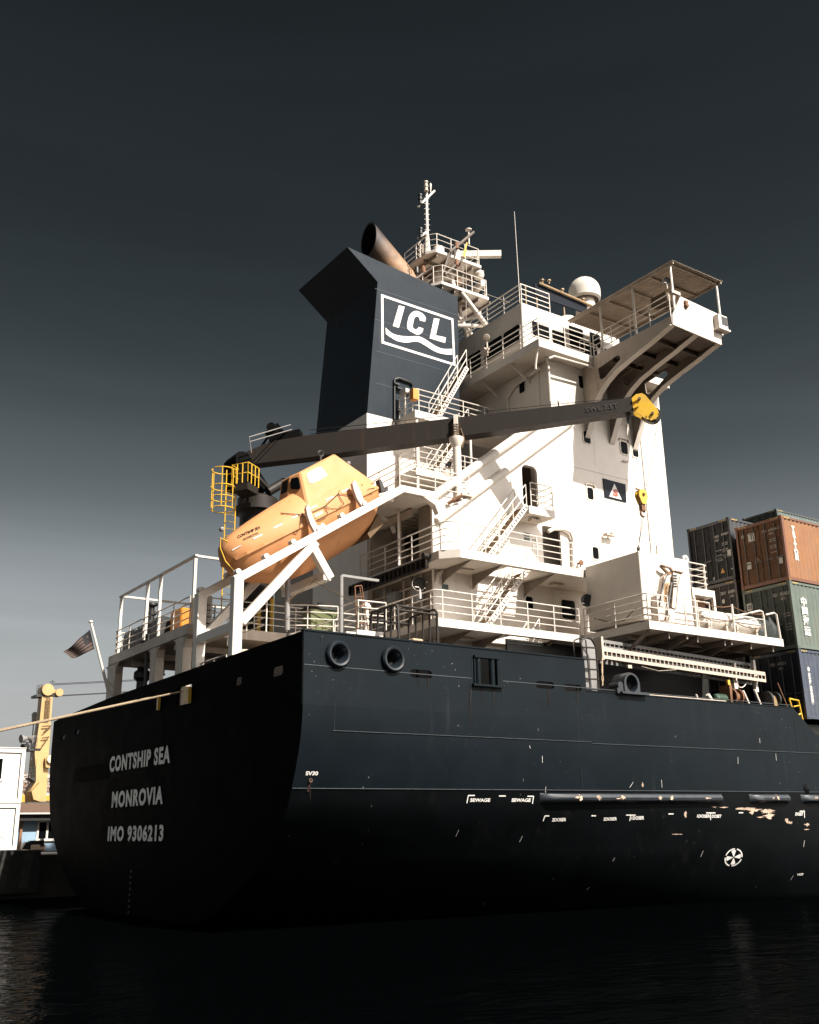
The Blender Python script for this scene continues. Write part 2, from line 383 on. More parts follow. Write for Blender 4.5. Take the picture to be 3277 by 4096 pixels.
ad = n.new('ShaderNodeMath'); ad.operation = 'MULTIPLY_ADD'; ad.inputs[1].default_value = .3; l.new(a2, ad.inputs[0]); l.new(a1, ad.inputs[2])
bp = n.new('ShaderNodeBump'); bp.inputs['Strength'].default_value = .30; bp.inputs['Distance'].default_value = .30; l.new(ad.outputs[0], bp.inputs['Height']); l.new(bp.outputs[0], b.inputs['Normal'])
df = n.new('ShaderNodeBsdfDiffuse'); df.inputs[0].default_value = (.0004, .0006, .0007, 1); ms = n.new('ShaderNodeMixShader'); ms.inputs[0].default_value = .24      # murky, oily dock water
l.new(df.outputs[0], ms.inputs[1]); l.new(b.outputs[0], ms.inputs[2]); l.new(ms.outputs[0], n['Material Output'].inputs[0])
mb = MB(); mb.poly([(-900,-500,0),(1500,-500,0),(1500,26.6,0),(-900,26.6,0)])
o = mb.build('water', mw); o['kind'] = 'structure'
M['concrete'] = mat('quay_concrete', (.055,.048,.042), .85, noise=.2, nscale=.8, dirt=.3, bump=.2, bscale=4)
M['darkconcrete'] = mat('shaded_concrete', (.011,.010,.009), .85, noise=.4, nscale=1.2)  # quay block's shade put into its dark concrete colour
M['hill'] = mat('hillside_scrub', (.055,.05,.035), .95, noise=.5, nscale=.05)
mb = MB(); mb.box((-900,26.6,-1.5), (1500,4000,1.9))
o = mb.build('quay', 'concrete'); o['kind'] = 'structure'
mb = MB(); vs = []; NX, NY = 46, 9                        # far hillside of the town
for i in range(NX+1):
    for j in range(NY+1):
        x = -500 + i*40; y = 600 + j*45
        vs.append((x, y, 1.5 + 4.6*j*(.75+.25*math.sin(i*.7+j)) + 3*math.sin(i*1.9)))
mb.raw(vs, [(i*(NY+1)+j, (i+1)*(NY+1)+j, (i+1)*(NY+1)+j+1, i*(NY+1)+j+1) for i in range(NX) for j in range(NY)], True)
o = mb.build('hill', 'hill'); o['kind'] = 'structure'
# ================================================================ THE SHIP
SHIP = thing('container_ship', 'dark navy container ship moored stern to camera with white accommodation tower', 'ship', (12, 12.2, 0))
T0 = [(6.2,0),(5.9,.012),(5.5,.065),(5.2,.125),(4.9,.21),(4.5,.345),(4.2,.46),(4,.55),(3.4,.82),(2.84,1.34),(1.75,2.65),(1,4),(.4,5.5),(0,7),(-1,10)]
T1 = [(6.2,0),(3,0),(2,.06),(1.5,.13),(.8,.32),(0,.65),(-1,1.6)]
def tab(t, z):
    if z >= t[0][0]: return t[0][1]
    for (za, oa), (zb, ob_) in zip(t, t[1:]):
        if z >= zb: return oa + (ob_-oa)*(za-z)/(za-zb)
    return t[-1][1]
def off(x, z):
    ww = max(0, 1-x/27)**1.7 if x < 27 else 0
    return tab(T0, z)*ww + tab(T1, z)*(1-ww)
def hx(p):                                                   # put a mark on the starboard shell
    return V((p.x, off(max(p.x,0), p.z) - .012, p.z))
def hullpt(c, a, b):                                         # photo pixel -> starboard shell
    p = on1('Y', 0, c, a, b)
    for _ in range(6): p = on1('Y', off(max(p.x,0), p.z), c, a, b)
    return V((p.x, p.y - .012, p.z))
mb = MB()
xs = [0,.4,.9,1.5,2.2,3,4,5,6.5,8,10,12,14,16,18,20,22,24,26,28,34,46]; zu = [6.2,5.85,5.5,5.2,4.9,4.5,4.2,3.93]; zl = [3.93,3.65,3.4,3.1,2.84,2.4,2,1.75,1.35,1,.7,.4,.2,0,-.5,-1]
for side in (0, 1):
    for zz, mi in ((zu, 0), (zl, 1)):
        mb.cur = mi
        vs = [(x, off(x,z) if side == 0 else 24.45-off(x,z), z) for x in xs for z in zz]; k = len(zz)
        mb.raw(vs, [(i*k+j, (i+1)*k+j, (i+1)*k+j+1, i*k+j+1) for i in range(len(xs)-1) for j in range(k-1)], True)
mb.cur = 2
za = zu + zl[1:]
for z1, z2 in zip(za, za[1:]):
    p1 = [(-.05*math.sin(math.pi*t/12), off(0,z1)+(24.45-2*off(0,z1))*t/12, z1) for t in range(13)]
    p2 = [(-.05*math.sin(math.pi*t/12), off(0,z2)+(24.45-2*off(0,z2))*t/12, z2) for t in range(13)]
    for t in range(12): mb.poly([p1[t], p1[t+1], p2[t+1], p2[t]])
hull = mb.build('hull', ['navy', 'black', 'stern'], SHIP, weld=True)
circ = lambda x, z, r: [(x + r*math.cos(R(k*20)), z + r*math.sin(R(k*20))) for k in range(18)]
slots = [(3.67,4.49,7.19,7.44),(8.71,9.53,7.17,7.41),(9.95,10.77,7.16,7.39)]
plate('side_bulwark', 'Y', 0, [(0,6.2)] +
      [(23.75,6.2),(22.46,7.20),(11.0,7.20),(11.0,8.28),(0,8.28)],
      [circ(1.12,7.68,.30), circ(3.03,7.68,.30), [(6.2,7.15),(7.05,7.15),(7.05,7.98),(6.2,7.98)]] + [rrect(*s, .12) for s in slots], .09, 'navy', hull)
tslots = [(4.03,4.56,7.22,7.50),(1.25,2.0,7.18,7.48),(20.4,21.0,7.05,7.24),(22.4,23.1,6.98,7.18),(8.0,9.3,7.08,7.75)]
plate('stern_bulwark', 'X', 0, [(0.093,6.2),(24.45,6.2),(24.45,7.94),(22,8.03),(16.6,8.19),(7.7,8.25),(0.093,8.28)], [rrect(*s, .1) for s in tslots], .09, 'stern', hull)
mb = MB(); mb.box((0,24.36,6.2), (22.4,24.45,7.9)); mb.box((22.4,24.36,6.2), (24,24.45,7)); mb.build('port_bulwark', 'navy', hull)
mb = MB(); mb.box((-.02,-.03,8.28), (11.0,.16,8.33)); mb.box((11.02,-.02,7.2), (22.4,.14,7.24)); mb.build('rail_cap', 'navy', hull)
M['seam'] = mat('weld_seam', (.028,.034,.038), .5, noise=.4, nscale=8)
mb = MB()
for z, x0, x1 in ((7.30,.02,6.0),(7.30,7.3,22.4),(5.50,1.0,11.1),(5.45,11.1,23.9),(3.93,.02,40)):
    if z > 6.2: mb.box((x0,-.012,z), (x1,.01,z+.02))
    else:
        pts = [hx(V((x0+(x1-x0)*k/24, 0, z))) for k in range(25)]; mb.tube(pts, .014, 4)
for c, p, q in (('f6',(300,120),(320,400)),('f6',(1580,240),(1605,448)),('f5',(375,480),(372,667)),('f5',(290,70),(292,250)),('f5',(1238,215),(1228,470)),('f5',(1405,230),(1432,470)),('f6',(330,540),(335,660))):
    mb.tube([hullpt(c, *p), hullpt(c, *q)], .008, 4)
mb.build('weld_seam', 'seam', hull)
mb = MB(); mb.box((.10,.10,6.75), (23.1,24.3,6.9)); mb.build('mooring_deck', 'dark', SHIP)
mb = MB(); mb.box((23.1,.9,2.5), (48,23.6,6.72)); mb.box((23.0,.3,5.4), (48,.9,5.6)); mb.build('hatch_coaming', 'dark', SHIP)
for cx in (1.12, 3.03):
    mb = MB(); mb.lathe((cx,0,7.68), (0,-1,0), [(.40,-.01),(.41,.06),(.39,.12),(.345,.15),(.29,.135),(.24,.06),(.19,-.10),(.15,-.30),(.145,-.45)], 28)
    M.setdefault('chock', mat('chipped_chock_paint', (.011,.015,.019), .30, spec=.35, noise=.2, spots=.9, spot_scale=5, spot_col=(.22,.11,.05)))
    mb.build('round_fairlead', 'chock', hull)
mb = MB(); mb.box((6.12,-.1,7.98), (7.13,.02,8.05)); mb.box((6.02,-.13,7.07), (7.24,.02,7.14)); mb.box((6.12,-.05,7.14),(6.17,.02,7.98)); mb.box((7.06,-.05,7.14),(7.11,.02,7.98))
for x in (6.31, 6.88): mb.tube([(x,.02,7.1),(x,.02,8.0)], .095, 14)
mb.build('roller_fairlead', 'navy', hull)
mb = MB()
for x in (8.25, 8.95): mb.tube([(-.02,x-.0,7.08),(-.02,x,7.75)], .0, 3)
mb = MB(); q = on('X', -.12, 'f4', (1408,568),(1445,568),(1440,692),(1405,692)); mb.prism(q, (.12,0,0)); mb.build('yellow_fairlead_roller', 'yellow', hull)
q = on('X', -.12, 'f4', (1205,632),(1214,632),(1207,750),(1199,750)); mb = MB(); mb.prism(q, (.1,0,0)); mb.build('yellow_fairlead_roller', 'yellow', hull)
# fenders (half-round rubbing strakes)
for x0, x1 in ((8.93,17.6),(19.16,21.49),(22.25,27)):
    mb = MB(); prof = [(0,.17),(.16,.13),(.23,.03),(.22,-.06),(.12,-.14),(0,-.16)]
    st = [(x0,.02),(x0+.18,.7),(x0+.42,1)] + [(x0+.42+(x1-x0-.6)*k/8,1) for k in range(1,9)] + [(x1,.1)]
    vs = [(x, off(x,3.67+dz*1.0) - dy*s_ , 3.67+dz) for x, s_ in st for dy, dz in prof]; k = len(prof)
    mb.raw(vs, [(i*k+j, (i+1)*k+j, (i+1)*k+j+1, i*k+j+1) for i in range(len(st)-1) for j in range(k-1)], True)
    M.setdefault('strake', mat('scraped_strake_paint', (.016,.021,.026), .4, noise=.2, spots=1, spot_scale=2.6, spot_col=(.42,.27,.18)))
    mb.build('rubbing_strake', 'strake', hull)
# painted writing on the hull
for body, bl, br, tl, tr in (('CONTSHIP SEA', (15.79,5.14),(9.46,5.17),(15.86,5.76),(9.63,5.75)), ('MONROVIA',(15.24,3.77),(9.92,3.77),(15.19,4.39),(10.16,4.37)), ('IMO 9306213',(15.43,2.52),(9.7,2.52),(15.45,3.1),(9.79,3.1))):
    lettering('stern_lettering', body, (-.075,bl[0],bl[1]), (0,br[0]-bl[0],0), (0,0,tl[1]-bl[1]), 'dullmark', hull, bold=.045, spacing=1.16)
def hulltext(body, c, bl, br, tl, bold=.02, shear=0, mats='mark'):
    a, b_, t = [hullpt(c, *p) for p in (bl, br, tl)]
    lettering('hull_marking', body, a, b_-a, t-a, mats, hull, bold=bold, map_fn=hx)
hulltext('SV30', 'f5', (190,944), (268,944), (194,918), .04)
hulltext('SEWAGE', 'f5', (1222,1110), (1348,1110), (1226,1088), .03)
hulltext('SEWAGE', 'f5', (1482,1110), (1602,1110), (1486,1088), .03)
hulltext('2DOSER', 'f6', (157,860), (240,858), (160,840), .03)
hulltext('2DOSER', 'f6', (459,855), (537,853), (462,836), .03)
hulltext('1DOSER', 'f6', (623,850), (697,848), (626,829), .03)
hulltext('1DOSER', 'f6', (1008,837), (1084,837), (1010,818), .03)
hulltext('DOSET', 'f6', (1094,838), (1150,838), (1096,819), .03)
hulltext('DOSET', 'f6', (1584,825), (1630,825), (1586,806), .03)
hulltext('VS28', 'f6', (1592,1177), (1628,1175), (1598,1164), .02)
def strokes(name, segs, wd, mats='mark'):
    mb = MB()
    for c, p, q in segs:
        a, b_ = hullpt(c, *p), hullpt(c, *q); d = (b_-a).normalized(); s_ = d.cross(V((0,-1,0))).normalized()*wd/2
        mb.poly([hx(a-s_), hx(b_-s_), hx(b_+s_), hx(a+s_)])
    return mb.build(name, mats, hull)
strokes('tank_bracket_mark', [('f5',(1203,1118),(1212,1070)),('f5',(1211,1070),(1253,1070)),('f5',(1405,1073),(1447,1073)),('f5',(1583,1075),(1622,1075)),('f5',(1622,1075),(1614,1122)),
    ('f6',(106,858),(116,827)),('f6',(115,827),(142,827)),('f6',(389,826),(416,826)),('f6',(593,822),(648,822)),('f6',(620,824),(613,856)),('f6',(840,815),(871,815)),('f6',(1062,809),(1116,809)),('f6',(1088,811),(1088,850)),
    ('f6',(1253,808),(1279,808)),('f6',(1610,799),(1640,799)),('f6',(1638,800),(1639,838))], .035)
strokes('hull_scrape', [('f5',(1134,1326),(1152,1286)),('f5',(1534,1362),(1552,1324)),('f6',(513,1092),(526,1072)),('f6',(1030,1066),(1045,1031)),('f6',(1633,1007),(1639,970)),('f6',(1557,1203),(1572,1177)),('f6',(362,1258),(379,1245)),
    ('f6',(101,476),(102,515)),('f6',(800,615),(803,660)),('f6',(614,660),(634,628)),('f6',(1470,462),(1474,503)),('f6',(1248,482),(1249,522)),('f6',(1375,372),(1378,400)),('f6',(122,655),(120,690)),('f5',(1676,822),(1677,864)),('f5',(1597,757),(1601,775))], .013)
M['primer'] = mat('flaked_pink_primer', (.42,.30,.22), .8, noise=.5, nscale=5)
def flake(c, a, b_, ra, rb, n=26, sd=0):
    rnd = random.Random(sd*31+int(a)); p = [hullpt(c, a+ra*math.cos(2*math.pi*k/n)*(.22+.85*rnd.random()), b_+rb*math.sin(2*math.pi*k/n)*(.22+.85*rnd.random())) for k in range(n)]
    decal('hull_scrape', [[hullpt(c,a,b_), p[k], p[(k+1)%n]] for k in range(n)], 'primer', hull)
for q in ((1290,784,75,8),(1345,792,50,14),(1425,800,48,20),(1432,828,40,20),(1380,834,26,6),(1330,806,18,14),(1535,855,16,18),(1552,866,22,9),(1110,774,26,5),(1165,776,28,5),(940,818,12,26),(893,934,36,4),(1650,906,18,4),(690,645,8,18),(1655,878,20,12)): flake('f6', *q)
for x, z, w_, h_ in ((10.35,3.70,.34,.14),(10.5,3.66,.2,.2),(11.3,3.68,.3,.18),(12.4,3.70,.26,.16),(12.2,3.66,.5,.05),(14.15,3.69,.22,.16),(14.75,3.69,.24,.2),(16.6,3.68,.5,.07),(20.55,3.70,.34,.2),(20.25,3.70,.2,.1),(22.9,3.72,.3,.1)):
    rnd = random.Random(int(x*100)); yy = off(x,3.67)-.238; pp = [(x+w_*math.cos(R(k*30))*(.12+.45*rnd.random()), yy, z+h_*math.sin(R(k*30))*(.12+.45*rnd.random())) for k in range(12)]
    decal('strake_scrape', [[(x,yy,z), pp[k], pp[(k+1)%12]] for k in range(12)], 'primer', hull)
M['run'] = mat('rust_run', (.017,.0115,.0095), .8, spec=.1, noise=.4, nscale=6)
for c, a, b_, ln, w_ in (('f5',1226,400,260,9),('f5',1300,392,110,6),('f5',1370,388,150,8),('f5',900,330,70,6),('f5',960,335,110,7),('q2',600,1440,150,12),('q2',830,1450,90,10),('f6',480,690,60,6),('f6',840,700,50,6),('f5',220,1000,120,10)):
    p = [hullpt(c, a-w_/2, b_), hullpt(c, a+w_/2, b_), hullpt(c, a+w_*.3, b_+ln*.6), hullpt(c, a, b_+ln), hullpt(c, a-w_*.35, b_+ln*.5)]
    decal('rust_run', [p], 'run', hull)
# bow-thruster style mark: a ring with four blades
mb = MB(); cc = V((18.42, .3, 1.60)); rw = .40
def tm(u, v_): return hx(V((cc.x + u*1.15, 0, cc.z + v_*.80)))
for k in range(24):
    if k % 6 == 5: continue
    a, b_ = R(k*15), R((k+1)*15)
    mb.poly([tm(rw*math.cos(a),rw*math.sin(a)), tm(rw*math.cos(b_),rw*math.sin(b_)), tm(rw*.87*math.cos(b_),rw*.87*math.sin(b_)), tm(rw*.87*math.cos(a),rw*.87*math.sin(a))])
for k in range(4):
    a = R(90*k+78); b_ = R(90*k+118)
    mb.poly([tm(.03*math.cos(a),.03*math.sin(a)), tm(.31*math.cos(a),.31*math.sin(a)), tm(.33*math.cos((a+b_)/2),.33*math.sin((a+b_)/2)), tm(.31*math.cos(b_),.31*math.sin(b_)), tm(.05*math.cos(b_),.05*math.sin(b_))])
mb.build('thruster_mark', 'mark', hull)
mb = MB(); p = hullpt('f6', 1652, 667); mb.lathe(p, (0,-1,0), [(.001,.012),(.17,.012),(.19,.0),(.19,-.1)], 20); mb.build('overboard_outlet', 'glass', hull)
mb = MB(); p = hullpt('f5', 222, 975); mb.lathe(p, (0,-1,0), [(.03,.02),(.06,.025),(.07,-.05)], 12); q = hullpt('f5', 205, 1045); mb.tube([p+V((0,.005,0)), q+V((0,.005,0))], .035, 4); mb.build('rusty_outlet', mat('dark_rust', (.05,.024,.014), .8, noise=.3), hull)
mb = MB()
for k in range(9):
    z = 1.45 - k*.2; mb.poly([(-.06, 12.75, z), (-.06, 12.62, z), (-.06, 12.62, z+.09), (-.06, 12.75, z+.09)])
mb.build('draught_mark', mat('faint_draught_paint', (.09,.085,.08), .8), hull)
# repainted patch left of the ship's name
mb = MB(); mb.poly([(-.055,20.4,4.95),(-.06,15.9,4.95),(-.06,15.9,5.55),(-.055,20.3,5.55)]); mb.build('repainted_patch', mat('brownish_overpaint', (.0014,.0012,.0011), .85, noise=.3, spec=.015), hull)
# ================================================================ SHIP: accommodation
def px2(plane, val, c, *pts):
    return [((p.x if plane == 'Y' else p.y), p.z) for p in on(plane, val, c, *pts)]
cd_ = px2('Y', 5.5, 'r4', (1132,760), (1250,770)); cdz = px2('Y', 5.5, 'r4', (1190,600), (1190,920))
co_ = px2('Y', 5.5, 'r4', (1288,1200), (1428,1220)); coz = px2('Y', 5.5, 'r4', (1350,1068), (1350,1385))
SW = plate('side_wall', 'Y', 5.5, [(8.66,6.9),(22.65,6.9),(22.65,23.12),(15.41,23.12),(15.41,20.3),(8.66,15.3)],
    [rrect(cd_[0][0], cd_[1][0], cdz[1][1]-.05, cdz[0][1], .28), rrect(co_[0][0], co_[1][0], 12.75, coz[0][1], .12)], .12, 'white', SHIP)
mb = MB(); mb.box((15.55,6.7,6.9), (22.65,18.9,23.12)); mb.box((15.41,6.2,15.4), (15.55,18.9,23.12)); mb.box((15.45,5.63,15.4), (15.6,6.6,23.1)); mb.box((22.5,5.63,6.9), (22.65,6.7,23.1)); mb.build('tower', 'white', SHIP, bevel=.03)
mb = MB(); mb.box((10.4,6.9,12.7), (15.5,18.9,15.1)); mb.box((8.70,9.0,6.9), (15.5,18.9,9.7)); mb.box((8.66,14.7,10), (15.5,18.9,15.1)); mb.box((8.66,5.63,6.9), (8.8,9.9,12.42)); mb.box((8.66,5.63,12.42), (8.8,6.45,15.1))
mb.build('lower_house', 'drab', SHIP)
mb = MB(); mb.box((12.6,7.1,15.4), (15.4,7.3,18.3)); mb.box((14.0,6.9,12.7), (16.3,7.05,15.1)); mb.build('passage_wall', 'shade_brown', SHIP)
# decks
def deck(name, polys, z, th, parent=SHIP, mats='trim'):
    mb = MB()
    for p in polys: mb.prism([(x, y, z-th) for x, y in p], (0,0,th))
    return mb.build(name, mats, parent)
dA = deck('upper_deck', [[(7.25,3.5),(10.9,3.5),(10.9,5.5),(8.7,5.5),(8.7,9.9),(7.25,9.9)], [(13.0,3.5),(14.43,3.5),(14.43,5.5),(13.0,5.5)], [(10.9,3.5),(13.0,3.5),(13.0,3.75),(10.9,3.75)], [(10.9,5.2),(13.0,5.2),(13.0,5.5),(10.9,5.5)]], 10.0, .30)
dP = deck('raft_platform', [[(14.43,0),(22.35,0),(22.35,5.5),(14.43,5.5)]], 10.0, .31)
dB = deck('boat_deck', [[(13.0,3.5),(17,3.5),(17,5.5),(13.0,5.5)], [(10.9,3.5),(13.0,3.5),(13.0,3.75),(10.9,3.75)], [(10.9,5.2),(13.0,5.2),(13.0,5.5),(10.9,5.5)], [(8.45,3.5),(10.9,3.5),(10.9,5.5),(8.7,5.5),(8.7,6.5),(10.4,6.5),(10.4,9.9),(7.9,9.9),(7.9,4.1)]], 12.72, .33)
dC = deck('embarkation_deck', [[(8.1,5.2),(8.66,5.2),(8.66,5.66),(15.4,5.66),(15.4,9.9),(6.95,9.9),(6.95,5.2)]], 15.4, .29)
dD = deck('muster_deck', [[(10.05,8.5),(15.4,8.5),(15.4,9.88),(10.05,9.88)]], 17.78, .33)
dE = deck('funnel_deck', [[(10.05,8.5),(15.4,8.5),(15.4,9.88),(10.05,9.88)]], 20.48, .35)
# undersides with girders
mb = MB()
for x in (15.6,17.2,18.8,20.4,21.8): mb.box((x,.15,9.45), (x+.05,5.4,9.69))
for y in (1.2,3.4): mb.box((14.6,y,9.5), (22.2,y+.05,9.69))
mb.beam((14.6,.2,9.66), (14.6,1.9,8.75), .1, .1); mb.beam((16.6,.15,9.66),(16.9,3.2,8.9),.08,.3); mb.beam((19.2,.15,9.66),(19.4,3.2,8.9),.08,.3)
mb.build('platform_girder', 'under', dP)
mb = MB()
for x in (8.9,10.4,13.1):
    mb.prism([(x,3.6,9.69),(x,5.45,9.69),(x,5.45,9.1),(x,5.2,9.25)], (.04,0,0)); mb.prism([(x+.1,3.6,12.38),(x+.1,5.45,12.38),(x+.1,5.45,11.8),(x+.1,5.2,11.95)], (.04,0,0))
mb.build('deck_bracket', 'under', dA)
# mooring deck wall with the raft platform's shade put into its colour
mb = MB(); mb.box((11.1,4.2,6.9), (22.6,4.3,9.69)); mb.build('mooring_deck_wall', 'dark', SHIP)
# railings
def arc(c0, c1, c2, n=4, t=.25):
    """path through a corner, rounded"""
    a = c1 + (c0-c1).normalized()*t; b_ = c1 + (c2-c1).normalized()*t
    return [a] + [a*(1-s)**2 + c1*2*s*(1-s) + b_*s*s for s in (k/n for k in range(1,n))] + [b_]
c0, c1, c2 = V((14.35,3.55,10)), V((7.3,3.55,10)), V((7.3,8.6,10))
def rail3(c0, c1, c2, parent, t=.3, sp=1.35, **k):
    mb_ = arc(c0, c1, c2, 4, t); o1 = railing([c0]+mb_+[c2], parent, sp=99, **k)
    mb = MB()
    for p, q in ((c0, mb_[0]), (mb_[-1], c2)):
        nn = max(1, round((q-p).length/sp))
        for i in range(nn+1): s_ = p + (q-p)*i/nn; mb.tube([s_, s_ + V((0,0,1.03))], .026, 6)
    j = mb.build('rail_post', 'trim', parent); jm = j.data; bm = bmesh.new(); bm.from_mesh(o1.data); bm.from_mesh(jm); bm.to_mesh(o1.data); bm.free(); bpy.data.objects.remove(j); return o1
rail3(c0, c1, c2, dA)
rail3(V((14.25,3.55,12.72)), V((7.95,3.55,12.72)), V((7.95,9.7,12.72)), dB, t=.5, sp=1.75)
railing([(7.0,8.2,15.4),(7.0,5.3,15.4),(10.4,5.3,15.4)], dC, sp=1.5)
rail3(V((15.3,8.55,17.78)), V((10.1,8.55,17.78)), V((10.1,9.8,17.78)), dD, t=.15)
rail3(V((15.3,8.55,20.48)), V((10.1,8.55,20.48)), V((10.1,9.8,20.48)), dE, t=.2)
railing([(14.47,3.4,10),(14.47,.06,10)], dP, sp=1.7); railing([(14.47,.06,10),(15.6,.06,10)], dP, sp=.55)
railing([(16.55,.06,10),(18.0,.06,10)], dP, sp=.75)
# stepped rails of the deck extension aft (seen over the bulwark)
pts = on('Z', 11.05, 'q1', (1185,592), (800,735), (575,712), (432,768), (410,765), (165,752), (0,750))
ext = [V((p.x, p.y, 10)) for p in pts]
railing(ext[1:4], dA, sp=1.4); railing(ext[4:7], dA, sp=1.1)
e1 = ext[5]; deck('upper_deck_extension', [[(e1.x-.1, ext[4].y-.05), (7.25, ext[4].y-.05), (7.25,9.9), (e1.x-.1,9.9)]], 10.0, .2, SHIP)
# stairs
p0 = on1('Y', 4.5, 'r4', 850, 1262); p1 = on1('Y', 4.5, 'r4', 1165, 925)
stairway((p0.x,4.5,12.74), (p1.x,4.5,15.36), (0,.72,0), SHIP, nt=10)
p0 = on1('Y', 4.3, 'q2', 90, 900); p1 = on1('Y', 4.3, 'q2', 425, 492)
stairway((p0.x,4.3,10.02), (p1.x,4.3,12.55), (0,.72,0), SHIP, nt=10)
stairway((p0.x+.7,4.3,7.2), (p1.x+.5,4.3,9.7), (0,.72,0), SHIP, nt=10)
p0 = on1('Y', 8.75, 'r4', 470, 612); p1 = on1('Y', 8.75, 'r4', 725, 385)
stairway((p0.x,8.75,17.8), (p1.x,8.75,20.4), (0,.7,0), SHIP, nt=10)
p0 = on1('Y', 8.75, 'm2', 700, 500); p1 = on1('Y', 8.75, 'm2', 1105, 115)
stairway((p0.x,8.75,20.5), (p1.x,8.75,23.4), (0,.7,0), SHIP, nt=10)
# landing by the side door
LD = MB(); LD.box((12.78,4.4,15.05), (14.2,5.5,15.37)); LD = LD.build('door_landing', 'trim', SHIP)
railing([(14.15,5.4,15.37),(14.15,4.45,15.37),(12.95,4.45,15.37)], LD, sp=.9, r=.018)
# diagonal air ducts
for a, b_, rr in (((8.72,5.45,15.36),(15.75,5.45,20.72),.20), ((8.85,5.46,14.34),(16.5,5.46,20.22),.17)):
    mb = MB(); mb.tube([a, b_], rr, 18); mb.build('diagonal_duct', 'white', SW)
# posts of the stair decks
mb = MB()
for z0, z1 in ((15.4,17.45),(17.78,20.13)):
    mb.tube([(10.2,8.62,z0),(10.2,8.62,z1)], .075, 10); mb.tube([(13.2,8.62,z0),(13.2,8.62,z1)], .06, 8)
mb.tube([(8.6,5.45,10),(8.6,5.45,12.4)], .05, 8); mb.tube([(8.0,6.9,12.72),(8.0,6.9,15.1)], .05, 8)
mb.build('deck_post', 'trim', SHIP)
lettering('muster_lettering', 'MUSTER', on1('Y',8.5,'m2',765,1385), on1('Y',8.5,'m2',985,1421)-on1('Y',8.5,'m2',765,1385), on1('Y',8.5,'m2',768,1328)-on1('Y',8.5,'m2',765,1385), 'redtext', dD, off=(0,-.008,0), bold=.0)
# wall fittings on the starboard side wall (Y=5.5)
for a in (('r5',475,457,529,556),('r5',505,914,553,1013),('r5',548,1397,596,1496),('r5',436,8,491,110)): pxwin('Y', 5.5, *a, SW, hood=(a[2] in (914,)))
pxwin('Y', 5.5, 'r5', 777,543,830,642, SW, hood=True); pxwin('Y', 5.5, 'r5', 872,572,917,667, SW)
pxwin('Y', 5.5, 'q2', 412,682,470,793, SW); pxwin('Y', 5.5, 'q2', 702,712,812,868, SW, r=.12)
pxwin('X', 15.41, 'rB', 418,858,452,934, SHIP)
S_ = MB(); S_.prism(on('Y', 5.46, 'r5', (634,838), (818,887), (826,1034), (650,992)), (0,.035,0)); S_ = S_.build('emblem_sign', 'signblue', SW)
decal('emblem_triangle', [on('Y', 5.452, 'r5', (727,881), (787,1012), (686,986))], 'mark', S_)
lettering('emblem_letter', 'S', on1('Y',5.446,'r5',714,984), on1('Y',5.446,'r5',757,993)-on1('Y',5.446,'r5',714,984), on1('Y',5.446,'r5',716,922)-on1('Y',5.446,'r5',714,984), 'rustred' if 'rustred' in M else M.setdefault('rustred', mat('dark_red_paint', (.33,.06,.02), .5)), S_, bold=.07)
mb = MB()                                                     # weld seams and pipes of the wall
for z, x0 in ((18.1,13.0),(20.85,15.5),(15.38,14.3),(12.6,17.6)): mb.box((x0,5.49,z), (22.65,5.51,z+.014))
mb.build('wall_seam', 'cream', SW)
mb = MB(); mb.tube([(21.1,5.46,12.9),(21.05,5.46,20.6)], .026, 6); mb.tube([(21.45,5.42,12.9),(21.5,5.42,15.2),(21.7,5.42,15.3)], .035, 6)
mb.tube(on('Y',5.36,'r4',(1330,1105),(1370,1085),(1450,1085),(1500,1110),(1520,1160),(1525,1370)), .085, 8); mb.tube(on('Y',5.38,'q2',(640,650),(650,640),(770,650)), .03, 6); mb.tube(on('Y',5.38,'q2',(648,650),(660,975)), .04, 6)
mb.tube(on('Y',5.38,'r4',(470,1500),(480,1450),(560,1360),(660,1310)), .09, 8)
mb.build('wall_pipe', 'trim', SW)
mb = MB(); a, b_ = on('Y',5.4,'r4',(560,890),(630,855)); mb.tube([a, b_ + V((0,-.35,.05))], .075, 10); mb.build('rusty_pipe_stub', 'rust', SW)
def lampbar(c, a, b, parent, Y=5.5, w=.55):                   # fluorescent deck light with its bracket
    p = on1('Y', Y-.2, c, a, b); mb = MB(); mb.box(p + V((-w/2,-.12,-.04)), p + V((w/2,.1,.02))); mb.box(p + V((-w/2-.03,-.14,-.06)), p + V((-w/2+.04,.12,.05))); mb.tube([p, p + V((.1,.2,.12))], .02, 5); mb.box(p+V((w/2-.2,-.1,.02)), p+V((w/2-.08,.06,.12)))
    return mb.build('deck_light', 'cream', parent)
lampbar('r4', 700, 830, SW); lampbar('r4', 1230, 1020, SW, 5.0); lampbar('q2', 665, 580, SW, 5.0); lampbar('r4', 700, 1395, SW, 5.0); lampbar('r5', 690, 1300, SW); lampbar('q1', 1455, 1020, SW, 5.0)
for c, q in (('r5',[(800,690),(845,698),(845,706),(800,700)]),('r5',[(515,875),(565,880),(565,888),(515,884)])): mb = MB(); mb.prism(on('Y',5.42,c,*q), (0,.08,0)); mb.build('step_bar', 'cream', SW)
for q, mtn in (([(1146,1112),(1188,1120),(1188,1146),(1146,1138)],'signgreen'),([(1146,1148),(1188,1156),(1188,1182),(1146,1174)],'signgreen'),([(1210,1200),(1282,1212),(1284,1258),(1212,1246)],'dullmark')):
    mb = MB(); mb.prism(on('Y',5.485,'r4',*q), (0,.01,0)); mb.build('notice', mtn, SW)
